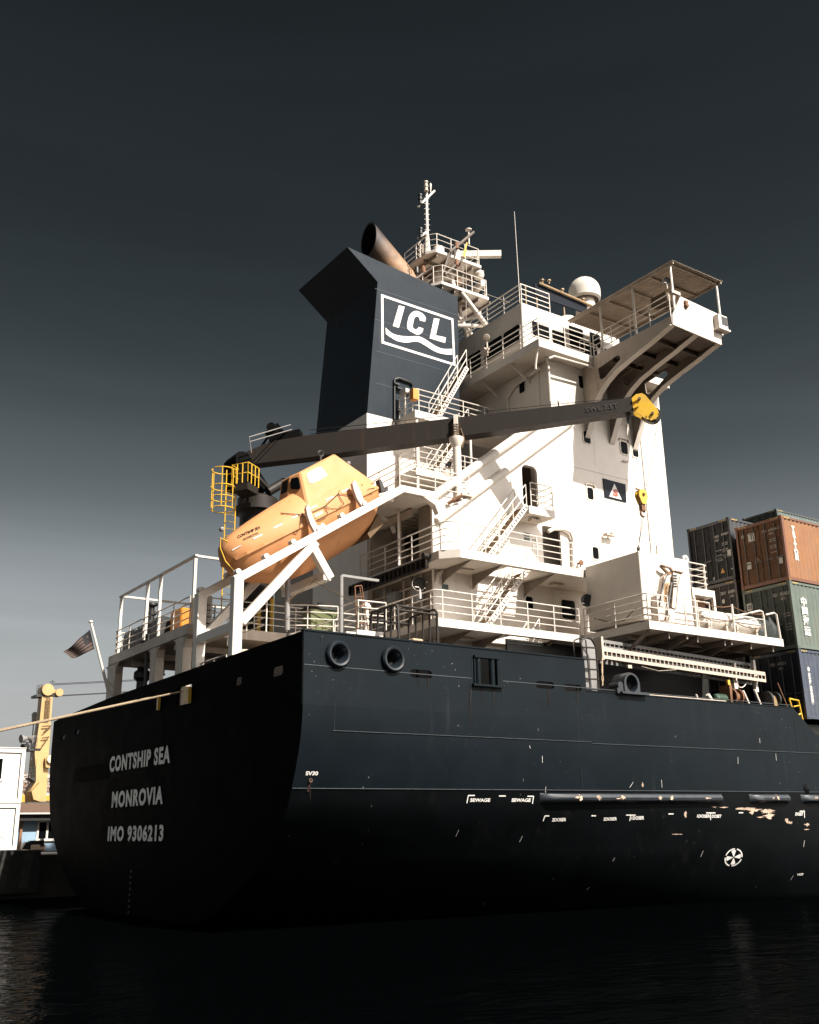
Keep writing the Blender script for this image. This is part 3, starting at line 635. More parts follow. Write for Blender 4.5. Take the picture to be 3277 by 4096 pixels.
lettering('wall_lettering', 'CO2', on1('Y',5.49,'r4',1208,1180), on1('Y',5.49,'r4',1242,1186)-on1('Y',5.49,'r4',1208,1180), on1('Y',5.49,'r4',1208,1160)-on1('Y',5.49,'r4',1208,1180), 'dark', SW, bold=.02)
mb = MB(); mb.prism(on('Y',5.485,'q1',(1256,580),(1306,587),(1307,626),(1257,618)), (0,.01,0)); mb.build('notice', 'signgreen', SW)
mb = MB(); mb.prism(on('Y',5.485,'q1',(1385,75),(1435,83),(1435,118),(1385,110)), (0,.01,0)); mb.build('notice', 'dullmark', SW)
mb = MB(); p = on1('Y',5.35,'r4',1575,1345); mb.lathe(p, (0,-1,0), [(.02,.1),(.12,.09),(.13,.06),(.05,.05),(.05,-.15)], 12); mb.tube([p, p+V((0,0,-.2))], .03, 6); mb.build('hose_valve', 'rust', SW)
# doors set in the aft wall and fittings of the shaded aft house
def slabdoor(name, plane, val, c, q, mats, parent, th=.05):
    mb = MB(); mb.prism(on(plane, val-th, c, *q), (th,0,0) if plane == 'X' else (0,th,0)); return mb.build(name, mats, parent)
slabdoor('door', 'X', 10.4, 'r4', [(160,1075),(330,1000),(335,1195),(160,1270)], 'dark', SHIP)
slabdoor('door', 'X', 8.66, 'q1', [(755,650),(850,620),(860,790),(760,830)], 'grey', SHIP, .06)
slabdoor('locker_door', 'X', 8.66, 'q1', [(925,520),(1010,490),(1010,590),(925,620)], 'under', SHIP, .1)
mb = MB()
for yy in (6.2,7.4,8.8): mb.tube([(8.58,yy,7),(8.58,yy,9.6),(8.55,yy,12.3)], .05, 6)
mb.tube([(8.5,5.7,11.9),(8.5,9.6,11.9)], .04, 6); mb.tube([(8.5,9.3,11.6),(8.5,9.3,8)], .06, 6)
mb.build('vertical_pipe', 'cream', SHIP)
mb = MB(); mb.box((8.25,6.1,11.2),(8.62,6.5,12.0)); mb.box((8.3,7.6,11.4),(8.62,8.3,11.9)); mb.box((8.3,8.5,10.2),(8.62,9.2,11.0)); mb.build('wall_box', 'grey', SHIP)
# grating ceiling and frames of the aft recess (boat deck)
mb = MB()
for k in range(7): mb.box((8.9,6.6+k*.45,15.02),(10.3,6.63+k*.45,15.08))
for k in range(5): mb.box((8.9+k*.33,6.6,15.0),(8.93+k*.33,9.8,15.02))
mb.box((8.3,7.3,12.72),(8.4,7.4,15.1)); mb.box((8.3,9.5,12.72),(8.42,9.62,15.1)); mb.box((8.3,6.5,14.75),(8.42,9.8,15.05))
mb.build('recess_frame', 'cream', SHIP)
# ---------------------------------------------------------------- deck store with its platform neighbours
DS = MB(); DS.box((14.75,.5,10.17), (17.55,3.45,12.82)); DS = DS.build('deck_store', 'white', SHIP, bevel=.03)
mb = MB()
for x in (14.95,16.9): mb.box((x,.7,10.0),(x+.25,.95,10.17)); mb.box((x,3.0,10.0),(x+.25,3.25,10.17))
mb.build('deck_store_foot', 'dark', DS)
mb = MB(); q = on('Y', .485, 'q3', (249,694), (320,712), (324,856), (252,848)); mb.prism(q, (0,.014,0)); mb.build('door', 'trim', DS)
mb = MB(); mb.tube([(14.55,2.9,10.6),(14.6,2.2,10.32),(14.6,1.4,10.25),(14.55,.7,10.6)], .02, 5); mb.build('hanging_cable', 'line', DS)
mb = MB(); p = on1('Y', .6, 'r5', 1292, 1497); mb.lathe(p+V((0,-.1,0)), (0,1,0), [(.05,0),(.16,0),(.16,.08),(.05,.08)], 14); mb.build('lifting_eye', 'trim', DS)
D2 = MB(); D2.box((17.62,.5,11.45),(18.97,3.4,11.73)); D2.box((17.62,.5,10.0),(17.74,.62,11.45)); D2.box((18.85,.5,10.0),(18.97,.62,11.45)); D2.box((17.7,3.0,10),(18.9,3.4,11.45)); D2 = D2.build('side_shelter', 'trim', SHIP)
mb = MB(); mb.box((17.74,.95,10.55),(18.85,3.0,11.45)); mb.build('shelter_recess', 'rust', D2)
rail3(V((17.62,.6,11.73)), V((18.85,.6,11.73)), V((18.85,3,11.73)), D2, t=.25, sp=.8)
floodlight(on1('Y',3.4,'q2',905,712), SHIP, (-.5,-.8,-.25), 1.25); floodlight(on1('Y',3.6,'q1',1075,575), SHIP, (-.7,-.6,-.3), 1.25)
floodlight(on1('Y',8.5,'m2',850,1245), SHIP, (-.5,-.3,.1), .8); floodlight(on1('Y',8.45,'m2',960,1140), SHIP, (-.6,-.2,.8), .8)
# raft railing frames (chain barrier)
mb = MB()
for a, b_ in (((570,905),(592,1140)),((878,960),(905,1190))):
    p, q = on('Y', .05, 'q3', a, b_); mb.tube([p, (p.x, .05, 10)], .045, 8)
mb.build('barrier_post', 'trim', dP)
for g in ([(905,1065),(900,1058),(1110,1012),(1130,1022),(1140,1060),(1158,1228)], [(1160,1045),(1225,1030),(1245,1045),(1280,1240)]):
    mb = MB(); q = on('Y', .08, 'q3', *g); mb.tube(q, .04, 8)
    if len(g) > 4:
        for t in (.3, .62): mb.tube([q[3] + (q[5]-q[3])*t, q[3] + (q[5]-q[3])*t + V((-1.0,.2,.02))], .018, 5)
    mb.build('end_frame', 'trim', dP)
mb = MB(); pp = on('Y', .05, 'q3', (575,905),(720,985),(878,972),(1000,1035),(1135,1040)); mb.tube(sag(pp[0],pp[2],.18)+sag(pp[2],pp[4],.12)[1:], .018, 5); pp = on('Y', .05, 'q3', (585,1020),(880,1085),(1145,1140)); mb.tube(sag(pp[0],pp[1],.22)+sag(pp[1],pp[2],.2)[1:], .018, 5); mb.build('barrier_chain', 'rust', dP)
# ================================================================ SHIP: bridge
BD = MB(); BD.box((14.2,4.76,23.12),(22.65,19.7,23.5)); BD.box((17.56,.07,23.02),(20.56,4.755,23.46)); BD = BD.build('bridge_deck', 'trim', SHIP)
WH = MB(); WH.box((15.1,6.75,23.5),(21.6,17.7,26.5)); WH = WH.build('wheelhouse', 'white', SHIP, bevel=.04)
for a in (('rB',322,542,424,652),('rB',205,612,318,722),('rB',66,702,190,812)): pxwin('X', 15.1, *a, WH, fw=.06, r=.14)
pxwin('Y', 6.75, 'rB', 492,515,594,602, WH, r=.1); pxwin('Y', 6.75, 'rB', 612,563,688,645, WH, r=.1); pxwin('Y', 6.75, 'rB', 715,540,800,672, WH, r=.08); pxwin('Y', 6.75, 'rB', 838,575,900,660, WH, r=.08)
window('Y', 6.75, 18.75, 19.9, 24.4, 25.5, WH); window('Y', 6.75, 20.2, 21.3, 24.4, 25.5, WH)
railing([(14.28,11.0,23.5),(14.28,4.84,23.5),(17.5,4.84,23.5)], BD, sp=1.35); railing([(17.55,4.7,23.46),(17.55,.1,23.46)], BD, sp=1.25)
railing([(15.2,17.2,26.5),(15.2,6.85,26.5),(17.0,6.85,26.5)], WH, sp=1.3)
plate('wing_end_panel', 'Y', 0, [(17.5,23.02),(20.62,22.9),(20.88,24.4),(18.2,24.55),(17.55,23.47)], [], .06, 'trim', BD)
gus = [(5.5,23.45),(.06,23.45),(.06,23.0),(1.34,22.66),(2.4,22.43),(3.37,22.17),(4.0,21.86),(4.43,21.54),(4.72,21.15),(4.95,20.7),(5.2,20.2),(5.45,19.75),(5.5,19.7)]
hol = [(4.5,22.76),(3.3,22.93),(3.12,22.84),(3.08,22.66),(4.1,22.17),(4.3,22.13),(4.44,22.24)]
for gx in (17.5, 19.05, 20.57):
    g = plate('wing_bracket', 'X', gx, gus if gx != 19.05 else [(5.5,23.01),(.06,23.01)]+gus[2:], [hol], .05, 'cream' if gx == 17.5 else 'under', BD)  # inner brackets take the darker colour that carries the shade
    mb = MB()
    for (y0, z0), (y1, z1) in zip(gus[2:], gus[3:]): mb.beam((gx+.03, y0, z0), (gx+.03, y1, z1), .30, .03, (1,0,0) if False else (0,0,1))
    mb.build('bracket_flange', 'trim', g)
mb = MB()
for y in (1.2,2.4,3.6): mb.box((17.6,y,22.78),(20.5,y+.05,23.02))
mb.build('wing_floor_girder', 'shade_brown', BD); mb = MB(); mb.box((17.58,.1,22.985),(20.54,5.45,23.018)); mb.box((17.58,5.40,19.9),(20.54,5.48,22.98)) if False else None; mb.build('wing_shade_sheet', 'shade_brown', BD)  # thin brown sheet puts the shade under the wing into colour
CP = MB(); vs = []; nx = 76                                   # corrugated canopy over the wing
for i in range(nx+1):
    x = 17.75 + 3.35*i/nx; dz = .028*math.cos(2*math.pi*i/3.6)
    vs += [(x, -.12, 26.12+dz), (x, 6.5, 26.14+dz), (x, 6.5, 26.15+dz), (x, -.12, 26.13+dz)]
CP.raw(vs, [(4*i+a, 4*i+(a+1)%4, 4*i+4+(a+1)%4, 4*i+4+a) for i in range(nx) for a in range(4)]); CP = CP.build('wing_canopy', 'corr', SHIP)
mb = MB()
for y in (.1,1.3,2.6,3.9,5.2): mb.box((17.85,y,26.02),(21.0,y+.06,26.09))
mb.box((17.8,-.1,25.98),(17.85,6.4,26.09)); mb.box((20.95,-.1,25.98),(21.0,6.4,26.09)); mb.build('purlin', 'corr', CP)
mb = MB()
for x, y in ((17.86,.12),(20.92,.12),(17.86,2.35),(17.86,4.4)): mb.tube([(x,y,23.46),(x,y,26.0)], .055, 8)
mb.build('canopy_post', 'trim', CP)
mb = MB(); mb.box((20.25,-.28,23.55),(20.85,-.01,24.2)); mb.box((20.2,-.32,23.48),(20.95,0,23.56)); mb.cur = 1; mb.box((20.45,-.29,23.72),(20.83,-.275,24.14)); mb.build('side_light_box', ['trim','dark'], BD)
mb = MB(); mb.lathe((18.45,-.03,24.15), (0,-1,0), [(.01,.12),(.09,.1),(.12,.02),(.12,-.02)], 12); mb.box((18.36,-.1,24.25),(18.54,-.02,24.38)); mb.build('rusty_wall_lamp', 'rust', BD)
mb = MB(); mb.hexa(on('X',17.75,'rB',(1205,370),(1290,322),(1305,430),(1210,425)), [p+V((.35,0,0)) for p in on('X',17.75,'rB',(1205,370),(1290,322),(1305,430),(1210,425))]); mb.build('smoke_float_box', 'line', BD)
p = on1('X',17.75,'rB',1300,262); floodlight(p, CP, (-.5,-.5,-.2), .8)
mb = MB(); p = on1('Y',.1,'rB',1345,330); mb.box(p+V((-.25,-.1,-.1)), p+V((.3,.1,.05))); mb.tube([p, (p.x,.1,24.4)], .04, 6); mb.build('wing_console', 'cream', BD)
# bridge overhang brackets and pipes
mb = MB(); mb.tube(on('X',14.3,'rB',(530,650),(515,760),(515,790)) , .05, 6); mb.tube([(15.2,5.45,23.1),(15.2,5.3,22.6),(15.25,5.35,20.9)], .05, 6); mb.tube([(15.35,8.4,20.6),(15.35,8.4,22.2),(15.3,7.8,22.6),(15.2,5.9,22.75)], .07, 8)
mb.beam((14.3,6.8,23.1),(15.4,6.8,22.4),.06,.1); mb.beam((14.3,9,23.1),(15.4,9,22.4),.06,.1); mb.tube(on('Y',4.8,'rB',(595,725),(625,712),(850,775),(860,785)), .05, 8)
mb.build('overhang_bracket', 'trim', BD)
# ---------------------------------------------------------------- funnel and casing
mb = MB(); mb.box((8.42,9.9,6.9),(13.62,14.6,20.45)); CA = mb.build('engine_casing', 'white', SHIP)
prof = [(8.44,20.45),(9.05,27.2),(7.4,28.5),(13.75,27.86),(13.62,20.45)]
mb = MB(); mb.prism([(x,9.9,z) for x, z in prof], (0,4.7,0)); FU = mb.build('funnel', 'funnel', SHIP)
# lower flare of the aft face
E_ = [on('Y', 9.885, 'rA', *q) for q in (
    [(905,1057),(952,1070),(905,1240),(856,1225)], [(1190,1162),(1235,1168),(1205,1300),(1155,1325)], [(1205,1300),(1287,1318),(1280,1363),(1155,1325)])]
def ringpoly(o, i): return [[o[k], o[(k+1)%len(o)], i[(k+1)%len(i)], i[k]] for k in range(len(o))]
E_ += ringpoly(on('Y',9.885,'rA',(760,965),(1347,1165),(1365,1550),(765,1365)), on('Y',9.885,'rA',(779,991),(1332,1179),(1347,1527),(783,1350)))
wt = on('Y',9.885,'rA',(797,1238),(845,1280),(905,1302),(985,1310),(1060,1308),(1115,1330),(1200,1385),(1265,1410),(1337,1410)); wb = on('Y',9.885,'rA',(800,1290),(850,1325),(900,1350),(970,1360),(1050,1352),(1110,1378),(1190,1428),(1260,1452),(1338,1460))

def smooth(pts, n=4):
    out = []
    for k in range(len(pts)-1):
        p0_, p1_, p2_, p3_ = pts[max(k-1,0)], pts[k], pts[k+1], pts[min(k+2,len(pts)-1)]
        for i in range(n): t = i/n; out.append(.5*((2*p1_) + (p2_-p0_)*t + (2*p0_-5*p1_+4*p2_-p3_)*t*t + (3*p1_-p0_-3*p2_+p3_)*t**3))
    return out + [pts[-1]]
wt, wb = smooth(wt), smooth(wb); E_ += [[wt[k], wt[k+1], wb[k+1], wb[k]] for k in range(len(wt)-1)]
co = smooth(on('Y',9.885,'rA',(1117,1190),(1124,1160),(1098,1125),(1055,1103),(1018,1110),(990,1140),(978,1180),(972,1228),(985,1258),(1030,1286),(1065,1296),(1095,1275),(1104,1245))); ci = smooth(on('Y',9.885,'rA',(1074,1180),(1072,1163),(1062,1152),(1048,1148),(1035,1156),(1028,1170),(1023,1195),(1018,1225),(1022,1240),(1035,1250),(1050,1250),(1060,1243),(1064,1232)))
E_ += [[co[k], co[k+1], ci[k+1], ci[k]] for k in range(len(co)-1)]
decal('funnel_emblem', E_, 'mark', FU)
mb = MB()
for z in (22.0,23.6,25.2,26.8): mb.box((8.9,9.888,z),(13.66,9.902,z+.018))
mb.build('plate_seam', mat('seam_blue', (.03,.045,.062), .5), FU)
mb = MB(); q = on('Y',9.82,'rA',(870,1660),(905,1650),(1000,1685),(1018,1710),(1000,1960),(870,1990)); mb.tube(q[:4], .06, 8); mb.tube([q[0], q[5]], .05, 8)
for a, b_ in ((885,1700),(905,1735),(905,1920),(980,1755)): p = on1('Y',9.8,'rA',a,b_); mb.box(p+V((-.12,-.1,-.03)), p+V((.12,.08,.03)))
mb.build('funnel_door_frame', 'dark', FU)
u_ = V((-.77,0,.64)); n_ = V((.64,0,.77)); C0 = V((10.2,12.2,30.85)); mb = MB(); k = 28; r1, r2 = [], []
for rr, acc in ((.74, r1), (.66, r2)):
    for j in range(k):
        a = 2*math.pi*j/k; p = C0 + V((0,1,0))*rr*math.cos(a) + n_*rr*math.sin(a); t = (10.02-p.x)/u_.x; acc.append((p + u_*t, p - u_*4.2))
mb.raw([p for q in r1 for p in q], [(2*j, 2*((j+1)%k), 2*((j+1)%k)+1, 2*j+1) for j in range(k)], True)
mb.raw([r1[j][0] for j in range(k)]+[r2[j][0] for j in range(k)], [(j,(j+1)%k,k+(j+1)%k,k+j) for j in range(k)])
m2_ = MB(); m2_.raw([r2[j][0]+V((.004,0,0)) for j in range(k)]+[r2[j][0]-u_*2 for j in range(k)], [(j,(j+1)%k,k+(j+1)%k,k+j) for j in range(k)], True); m2_.poly([r2[j][0]-u_*2 for j in range(k)]); m2_.build('exhaust_lining', mat('soot_black', (.003,.0028,.0026), .9, spec=.1), FU)
me_ = M['exhaust']; tn = me_.node_tree; bs = tn.nodes['Principled BSDF']; src = bs.inputs['Base Color'].links[0].from_socket     # soot burnt on towards the mouth
tcx = tn.nodes.new('ShaderNodeTexCoord'); dx = tn.nodes.new('ShaderNodeVectorMath'); dx.operation = 'DOT_PRODUCT'; dx.inputs[1].default_value = (-.77,.25,.64); tn.links.new(tcx.outputs['Object'], dx.inputs[0])
o0_ = V((-.77,.25,.64)).dot(C0 - ORG[FU]); sr = tn.nodes.new('ShaderNodeMapRange'); sr.inputs[1].default_value = o0_-1.7; sr.inputs[2].default_value = o0_-.3; tn.links.new(dx.outputs['Value'], sr.inputs[0])
sxm = tn.nodes.new('ShaderNodeMix'); sxm.data_type = 'RGBA'; sxm.inputs[7].default_value = (.022,.012,.007,1); tn.links.new(sr.outputs[0], sxm.inputs[0]); tn.links.new(src, sxm.inputs[6]); tn.links.new(sxm.outputs[2], bs.inputs['Base Color'])
mb.build('exhaust_pipe', 'exhaust', FU)
# ---------------------------------------------------------------- radar mast on the wheelhouse top
MA = MB()
for y in (11.2,13.2): MA.tube([(13.9,y,28.5),(15.9,y,26.5)], .11, 10)
MA.tube([(14.33,10.35,28.5),(16.0,10.3,26.9)], .13, 10); MA.tube([(14.1,12.2,27.2),(14.4,12.2,32)], .3, 12); MA.tube([(12.9,12.2,26.6),(15.6,10.4,27.6)], .09, 8); MA.tube([(13.0,11.4,26.7),(15.9,10.4,27.1)], .1, 8)
MA.tube([(15.3,11.2,26.5),(14.6,11.6,30.5)], .12, 10); MA.tube([(15.3,13.0,26.5),(14.6,12.7,30.5)], .12, 10)
MA = MA.build('radar_mast', 'trim', SHIP)
for z, y0, y1, x0, x1 in ((30.74,10.7,13.8,12.8,16.0),(28.65,10.2,14.0,12.72,16.0)):
    o = deck('mast_platform', [[(x0+.3,y0),(x1,y0),(x1+.35,y0+.6),(x1+.35,y1-.6),(x1,y1),(x0+.3,y1),(x0,y1-.5),(x0,y0+.5)]], z, .15, MA)
    mb = MB()
    for k in range(5): x = x0+.4+k*.75; mb.box((x,y0+.1,z-.34),(x+.05,y1-.1,z-.15))
    for y in (y0+.9, y1-1): mb.box((x0+.2,y,z-.34),(x1,y+.05,z-.15))
    mb.build('platform_rib', 'under', MA)
    railing([(x0+.1,y1-.6,z),(x0+.1,y0+.4,z),(x0+.4,y0+.05,z),(x1-.1,y0+.05,z),(x1+.25,y0+.6,z),(x1+.25,y1-.6,z)], MA, h=.95, nr=2, sp=1.0, r=.018)
mb = MB(); mb.tube([(13.65,12.2,30.7),(13.66,12.2,32.6)], .24, 10, r2=.1); mb.tube([(13.67,12.2,32.4),(13.69,12.2,35.5)], .075, 8)
mb.tube(on('Y',12.2,'m1',(115,385),(355,155)), .06, 8); mb.tube(on('Y',12.2,'m1',(120,835),(240,745)), .06, 8)
for k in range(7): z = 32.8+k*.32; mb.tube([(13.68-.18,12.2,z),(13.68+.18,12.2,z+.1)], .015, 5)
mb.build('signal_mast', 'trim', MA)
for a, b_, s in ((150,280,1),(155,760,1.1),(232,92,1)):
    p = on1('Y',12.1,'m1',a,b_); mb = MB(); mb.lathe(p-V((0,0,.3*s)), (0,0,1), [(.02,0),(.13*s,.01),(.13*s,.06),(.09,.08),(.09,.24),(.13,.27),(.13,.33),(.09,.36),(.09,.5),(.13,.53),(.12,.6),(.02,.62)], 12); mb.build('navigation_lamp', 'dark' if a < 200 else 'cream', MA)
p = on1('Y',12.2,'m1',297,75); mb = MB(); mb.lathe(p, (0,0,1), [(.01,.15),(.06,.05),(.05,-.1),(.03,-.3),(.03,-.45)], 8); mb.build('white_lamp', 'trim', MA)
a, b_ = on('Z', 32.35, 'm1', (640,1075), (1310,1065)); mb = MB(); mb.beam(a, b_, .28, .34); mb.build('radar_scanner', 'trim', MA)
mb = MB(); c = (a*.62+b_*.38); mb.lathe(V((15.6,12.2,30.74)), (0,0,1), [(.28,0),(.28,.9),(.18,1.05),(.16,1.5)], 14); mb.build('scanner_pedestal', 'trim', MA)
a, b_ = on('Z', 30.2, 'm1', (905,1610), (1052,1478)); a = b_ + (a-b_)*1.5; mb = MB(); mb.beam(a, b_, .26, .34); mb.build('radar_scanner', 'trim', MA)
mb = MB(); mb.lathe(a*.5+b_*.5-V((0,0,1.6)), (0,0,1), [(.26,0),(.26,.8),(.18,1),(.15,1.5)], 14); mb.build('scanner_pedestal', 'trim', MA)
mb = MB(); q = on('Y',10.6,'m1',(915,750),(570,1040),(470,1340)); mb.tube(q[:2], .085, 10); mb.tube(q[1:], .05, 8); q2 = on('Y',10.6,'m1',(770,1120),(510,1360)); mb.tube(q2, .06, 8); mb.tube([q[0]+(q[1]-q[0])*.7, q2[0]+(q2[1]-q2[0])*.6], .03, 6); mb.tube(on('Y',10.6,'m1',(640,960),(480,1330)), .03, 6); mb.tube(on('Y',11.5,'m1',(300,1260),(90,1420)), .07, 8); mb.build('signal_yard', 'shade_brown', MA)
for a, b_ in ((670,950),(670,1190),(685,1450),(195,1290),(100,1300)):
    p = on1('Y',10.6 if a > 300 else 11.5,'m1',a,b_); mb = MB(); mb.lathe(p-V((0,0,.28)), (0,0,1), [(.04,0),(.05,.1),(.11,.12),(.11,.42),(.07,.5),(.01,.52)], 10); mb.build('deck_lamp', 'rust' if a != 100 else 'dark', MA)
p = on1('Y',10.6,'m1',842,710); mb = MB(); mb.lathe(p, (0,0,1), [(.01,.06),(.17,.0),(.17,-.04),(.04,-.08),(.04,-.9)], 12); mb.build('gps_antenna', 'trim', MA)
mb = MB(); p = on1('Y',11,'m1',990,1365); mb.lathe(p, (0,0,1), [(.02,.22),(.22,.2),(.3,0),(.22,-.2),(.02,-.22)], 14); mb.build('horn', 'trim', MA)
mb = MB(); q = on('Y',10.7,'m1',(150,880),(120,930),(170,980),(120,1010),(160,1060),(120,1080),(150,1110)); mb.tube(q, .025, 5); q = on('Y',10.7,'m1',(150,1110),(150,940),(165,920),(185,930),(185,1050)); mb.tube(q, .035, 6); mb.build('ladder_loop', 'cream', MA)
mb = MB()
for a, b_, c_, d_2 in ((765,1240,765,1560),(815,1200,808,1990),(1110,1640,1437,1760)): p, q = on('Y',10.3,'m1',(a,b_),(c_,d_2)); mb.tube([p,q], .012, 4)
mb.build('halyard', 'trim', MA)
mb = MB(); vs = on('Y',10.5,'m1',(815,890),(830,900),(815,960),(805,1060),(785,1110),(765,1090),(775,1020),(800,950)); mb.prism(vs, (0,.02,0)); mb.build('furled_signal_flag', 'yellow', MA)
mb = MB(); p, q = on('Y',6.85,'F',(2075,1118),(2058,846)); mb.tube([V((p.x,6.85,26.5)), p, q], .022, 6, r2=.012); mb.build('whip_antenna', 'trim', WH)
mb = MB(); mb.prism(on('Y',7.2,'rB',(510,274),(848,408),(800,448),(512,344)), (0,.08,0)); NB = mb.build('name_board', 'signblue', WH)
mb = MB(); mb.tube(on('Y',7.1,'rB',(535,272),(850,408)), .06, 8)
for a, b_ in ((555,265),(595,268),(675,322),(800,380)): p = on1('Y',7.1,'rB',a,b_); mb.lathe(p, (0,0,1), [(.03,-.1),(.05,.04),(.1,.06),(.1,.12),(.01,.14)], 8)
for x in (15.9,16.6,18.4,19.6): mb.tube([(x,7.3,26.5),(x,7.3,27.9)], .04, 6)
mb.build('board_lamp_rail', mat('bronze_lamp_rail', (.30,.2,.1), .5, noise=.3), NB)
c = on1('Y',7.6,'rB',808,330); q = on1('Y',7.6,'rB',892,330); rad = (q-c).length*.76; mb = MB(); mb.lathe(c, (0,0,1), [(.001,rad)]+[(rad*math.sin(R(a)),rad*math.cos(R(a))) for a in range(10,95,10)]+[(rad*.98,-rad*.5),(rad*.85,-rad*.62)], 28); mb.build('satellite_dome', 'raft', WH)
mb = MB(); mb.lathe(V((c.x,c.y,26.5)), (0,0,1), [(rad*.7,0),(rad*.6,c.z-26.5-rad*.6)], 16); mb.build('dome_pedestal', 'trim', WH)
mb = MB(); p = on1('Y',7.3,'rB',700,470); mb.lathe(V((p.x,p.y,26.4)), (0,0,1), [(.55,0),(.53,.25),(.4,.45),(.15,.56),(.01,.58)], 18); mb.build('domed_cover', 'trim', WH)
p = on1('Y',6.7,'rB',220,640); q = on1('X',14.28,'rB',222,640); mb = MB(); mb.lathe(q+V((0,0,.35)), (-.5,-.5,-.3), [(.02,-.2),(.14,-.18),(.17,.1),(.15,.14),(.01,.15)], 12); mb.lathe(q+V((.05,.1,-.25)), (-.3,-.6,.5), [(.02,-.2),(.12,-.18),(.14,.1),(.01,.15)], 12); mb.beam(q+V((0,0,.3)), q+V((0,0,-.6)), .07,.07); mb.build('searchlight', 'cream', BD)
mb = MB(); p = on1('X',10.1,'m2',370,275); mb.box(p+V((-.15,-.15,-.25)), p+V((.15,.15,.25))); mb.build('orange_alarm_box', 'locker', dE)
p = on1('X',10.1,'m2',235,240); mb = MB(); mb.box(p+V((-.1,-.25,-.08)), p+V((.1,.25,.1))); mb.tube([p, p+V((0,0,-1.6))], .06, 8); mb.build('fire_hydrant_post', 'trim', dE)
# ================================================================ SHIP: poop platform, awning frame, boat ramp
PP = MB(); PP.box((.12,8.85,9.62),(5.2,17.35,10.0)); PP.box((.08,8.85,9.62),(.12,17.35,10.0)); PP = PP.build('poop_platform', 'cream', SHIP)
mb = MB()
for c in ((68,125,1100),(398,440,1000),(597,652,900)):
    p, q = on('X', .2, 'r6', (c[0],c[2]), (c[1],c[2])); mb.box((.12, q.y, 6.9), (.45, p.y, 9.64))
    for yy, s in ((q.y, -1), (p.y, 1)): mb.prism([(.14,yy,9.62),(.14,yy+s*.4,9.62),(.14,yy+s*.12,9.5),(.14,yy,9.2)], (.29,0,0))
for y in (11,13.5,15.5): mb.box((.5,y,9.4),(5,y+.1,9.62))
mb.box((4.6,9.5,6.9),(4.9,9.9,9.62)); mb.box((4.6,16.6,6.9),(4.9,17,9.62))
mb.build('poop_column', 'cream', PP)
mb = MB(); ys = (16.84,13.72,12.31,8.92)
for y in ys: mb.beam((.3,y,10),(.3,y,12.5),.11,.11,(1,0,0))
mb.beam((.3,17.0,12.56),(.3,8.8,12.56),.12,.07)
for y in (16.84,8.92): mb.beam((.3,y,12.56),(5.6 if y > 10 else 3.2,y,12.56),.11,.08)
mb.beam((5.5,16.84,10),(5.5,16.84,12.52),.1,.1,(1,0,0))
mb.build('awning_frame', 'trim', PP)
rail3(V((3.5,17.2,10)), V((.22,17.2,10)), V((.22,9.0,10)), PP, t=.3, sp=1.5); railing([(1.0,8.9,10),(8.0,8.9,10)], PP, sp=1.6)
# lifeboat ramp: two girders on A-frames
def ramp(y):
    mb = MB(); W = .32
    mb.beam((.28,y,8.3),(.28,y,10.96),W+.012,.34,(1,0,0)); mb.beam((.14,y,10.83),(6.98,y,15.26),W,.29); mb.beam((6.82,y,15.26),(8.64,y,15.26),W-.012,.28)
    mb.beam((.45,y,9.45),(3.25,y,12.62),W*.8,.30); mb.beam((3.0,y,12.6),(3.85,y,11.35),W*.9,.30)
    mb.prism([(7.9,y-.14,15.12),(8.66,y-.14,15.12),(8.66,y-.14,14.5),(8.5,y-.14,14.85)], (0,.28,0))
    return mb
RA = ramp(5.2); RA = RA.build('lifeboat_ramp', 'trim', SHIP, bevel=.015); mb = ramp(8.2); mb.build('far_girder', 'trim', RA, bevel=.015)
mb = MB(); mb.beam((.28,5.35,9.3),(.28,8.05,9.3),.3,.3); mb.beam((3.7,5.1,11.42),(3.7,8.3,11.42),.3,.3); mb.beam((6.6,5.3,14.85),(6.6,8.1,14.85),.2,.2); mb.build('ramp_cross_beam', 'trim', RA)
mb = MB()
for y in (5.15,8.25):
    for t in (.03,.18,.33,.475,.50,.62,.76): p = V((.14,y,10.83)).lerp(V((6.98,y,15.26)), t) + V((-.1,0,.17)); mb.tube([p+V((0,-.13,0)), p+V((0,.13,0))], .10, 12)
mb.build('ramp_roller', 'trim', RA)
for q in ([(815,925),(826,898),(836,905),(870,1000),(916,1090),(880,1105),(850,1050),(825,980)], [(1170,735),(1188,710),(1200,725),(1235,800),(1268,890),(1240,905),(1205,850),(1180,780)]):
    mb = MB(); mb.prism(on('Y', 5.06, 'r3', *q), (0,.16,0)); mb.build('guide_fin', mat('pale_pink_guide', (.60,.47,.40), .5) if 'fin' not in M else M['fin'], RA)
mb = MB(); q = on('Y',5.9,'r3',(1372,705),(1390,705),(1420,780),(1440,760),(1445,790),(1395,800)); mb.prism(q, (0,.25,0)); mb.build('release_lever', 'dark', RA)
mb = MB(); mb.tube(on('Y',5.3,'q1',(180,540),(510,715)), .014, 4); mb.tube(on('Y',5.6,'q1',(315,475),(0,720)), .014, 4); mb.build('stay_wire', 'line', RA)
p, q, t = on('Y', 5.6, 'q1', (437,512), (450,990), (585,532)); mb = MB(); mb.tube([p, V((p.x,5.6,8.0))], .08, 10); mb.beam(p, p+V((1.6,0,0)), .12, .09); mb.build('vent_post', 'grey', SHIP)
mb = MB(); mb.tube(on('Y',6.6,'r6',(1440,280),(1436,710)), .1, 10); mb.build('vent_post', 'grey', SHIP)
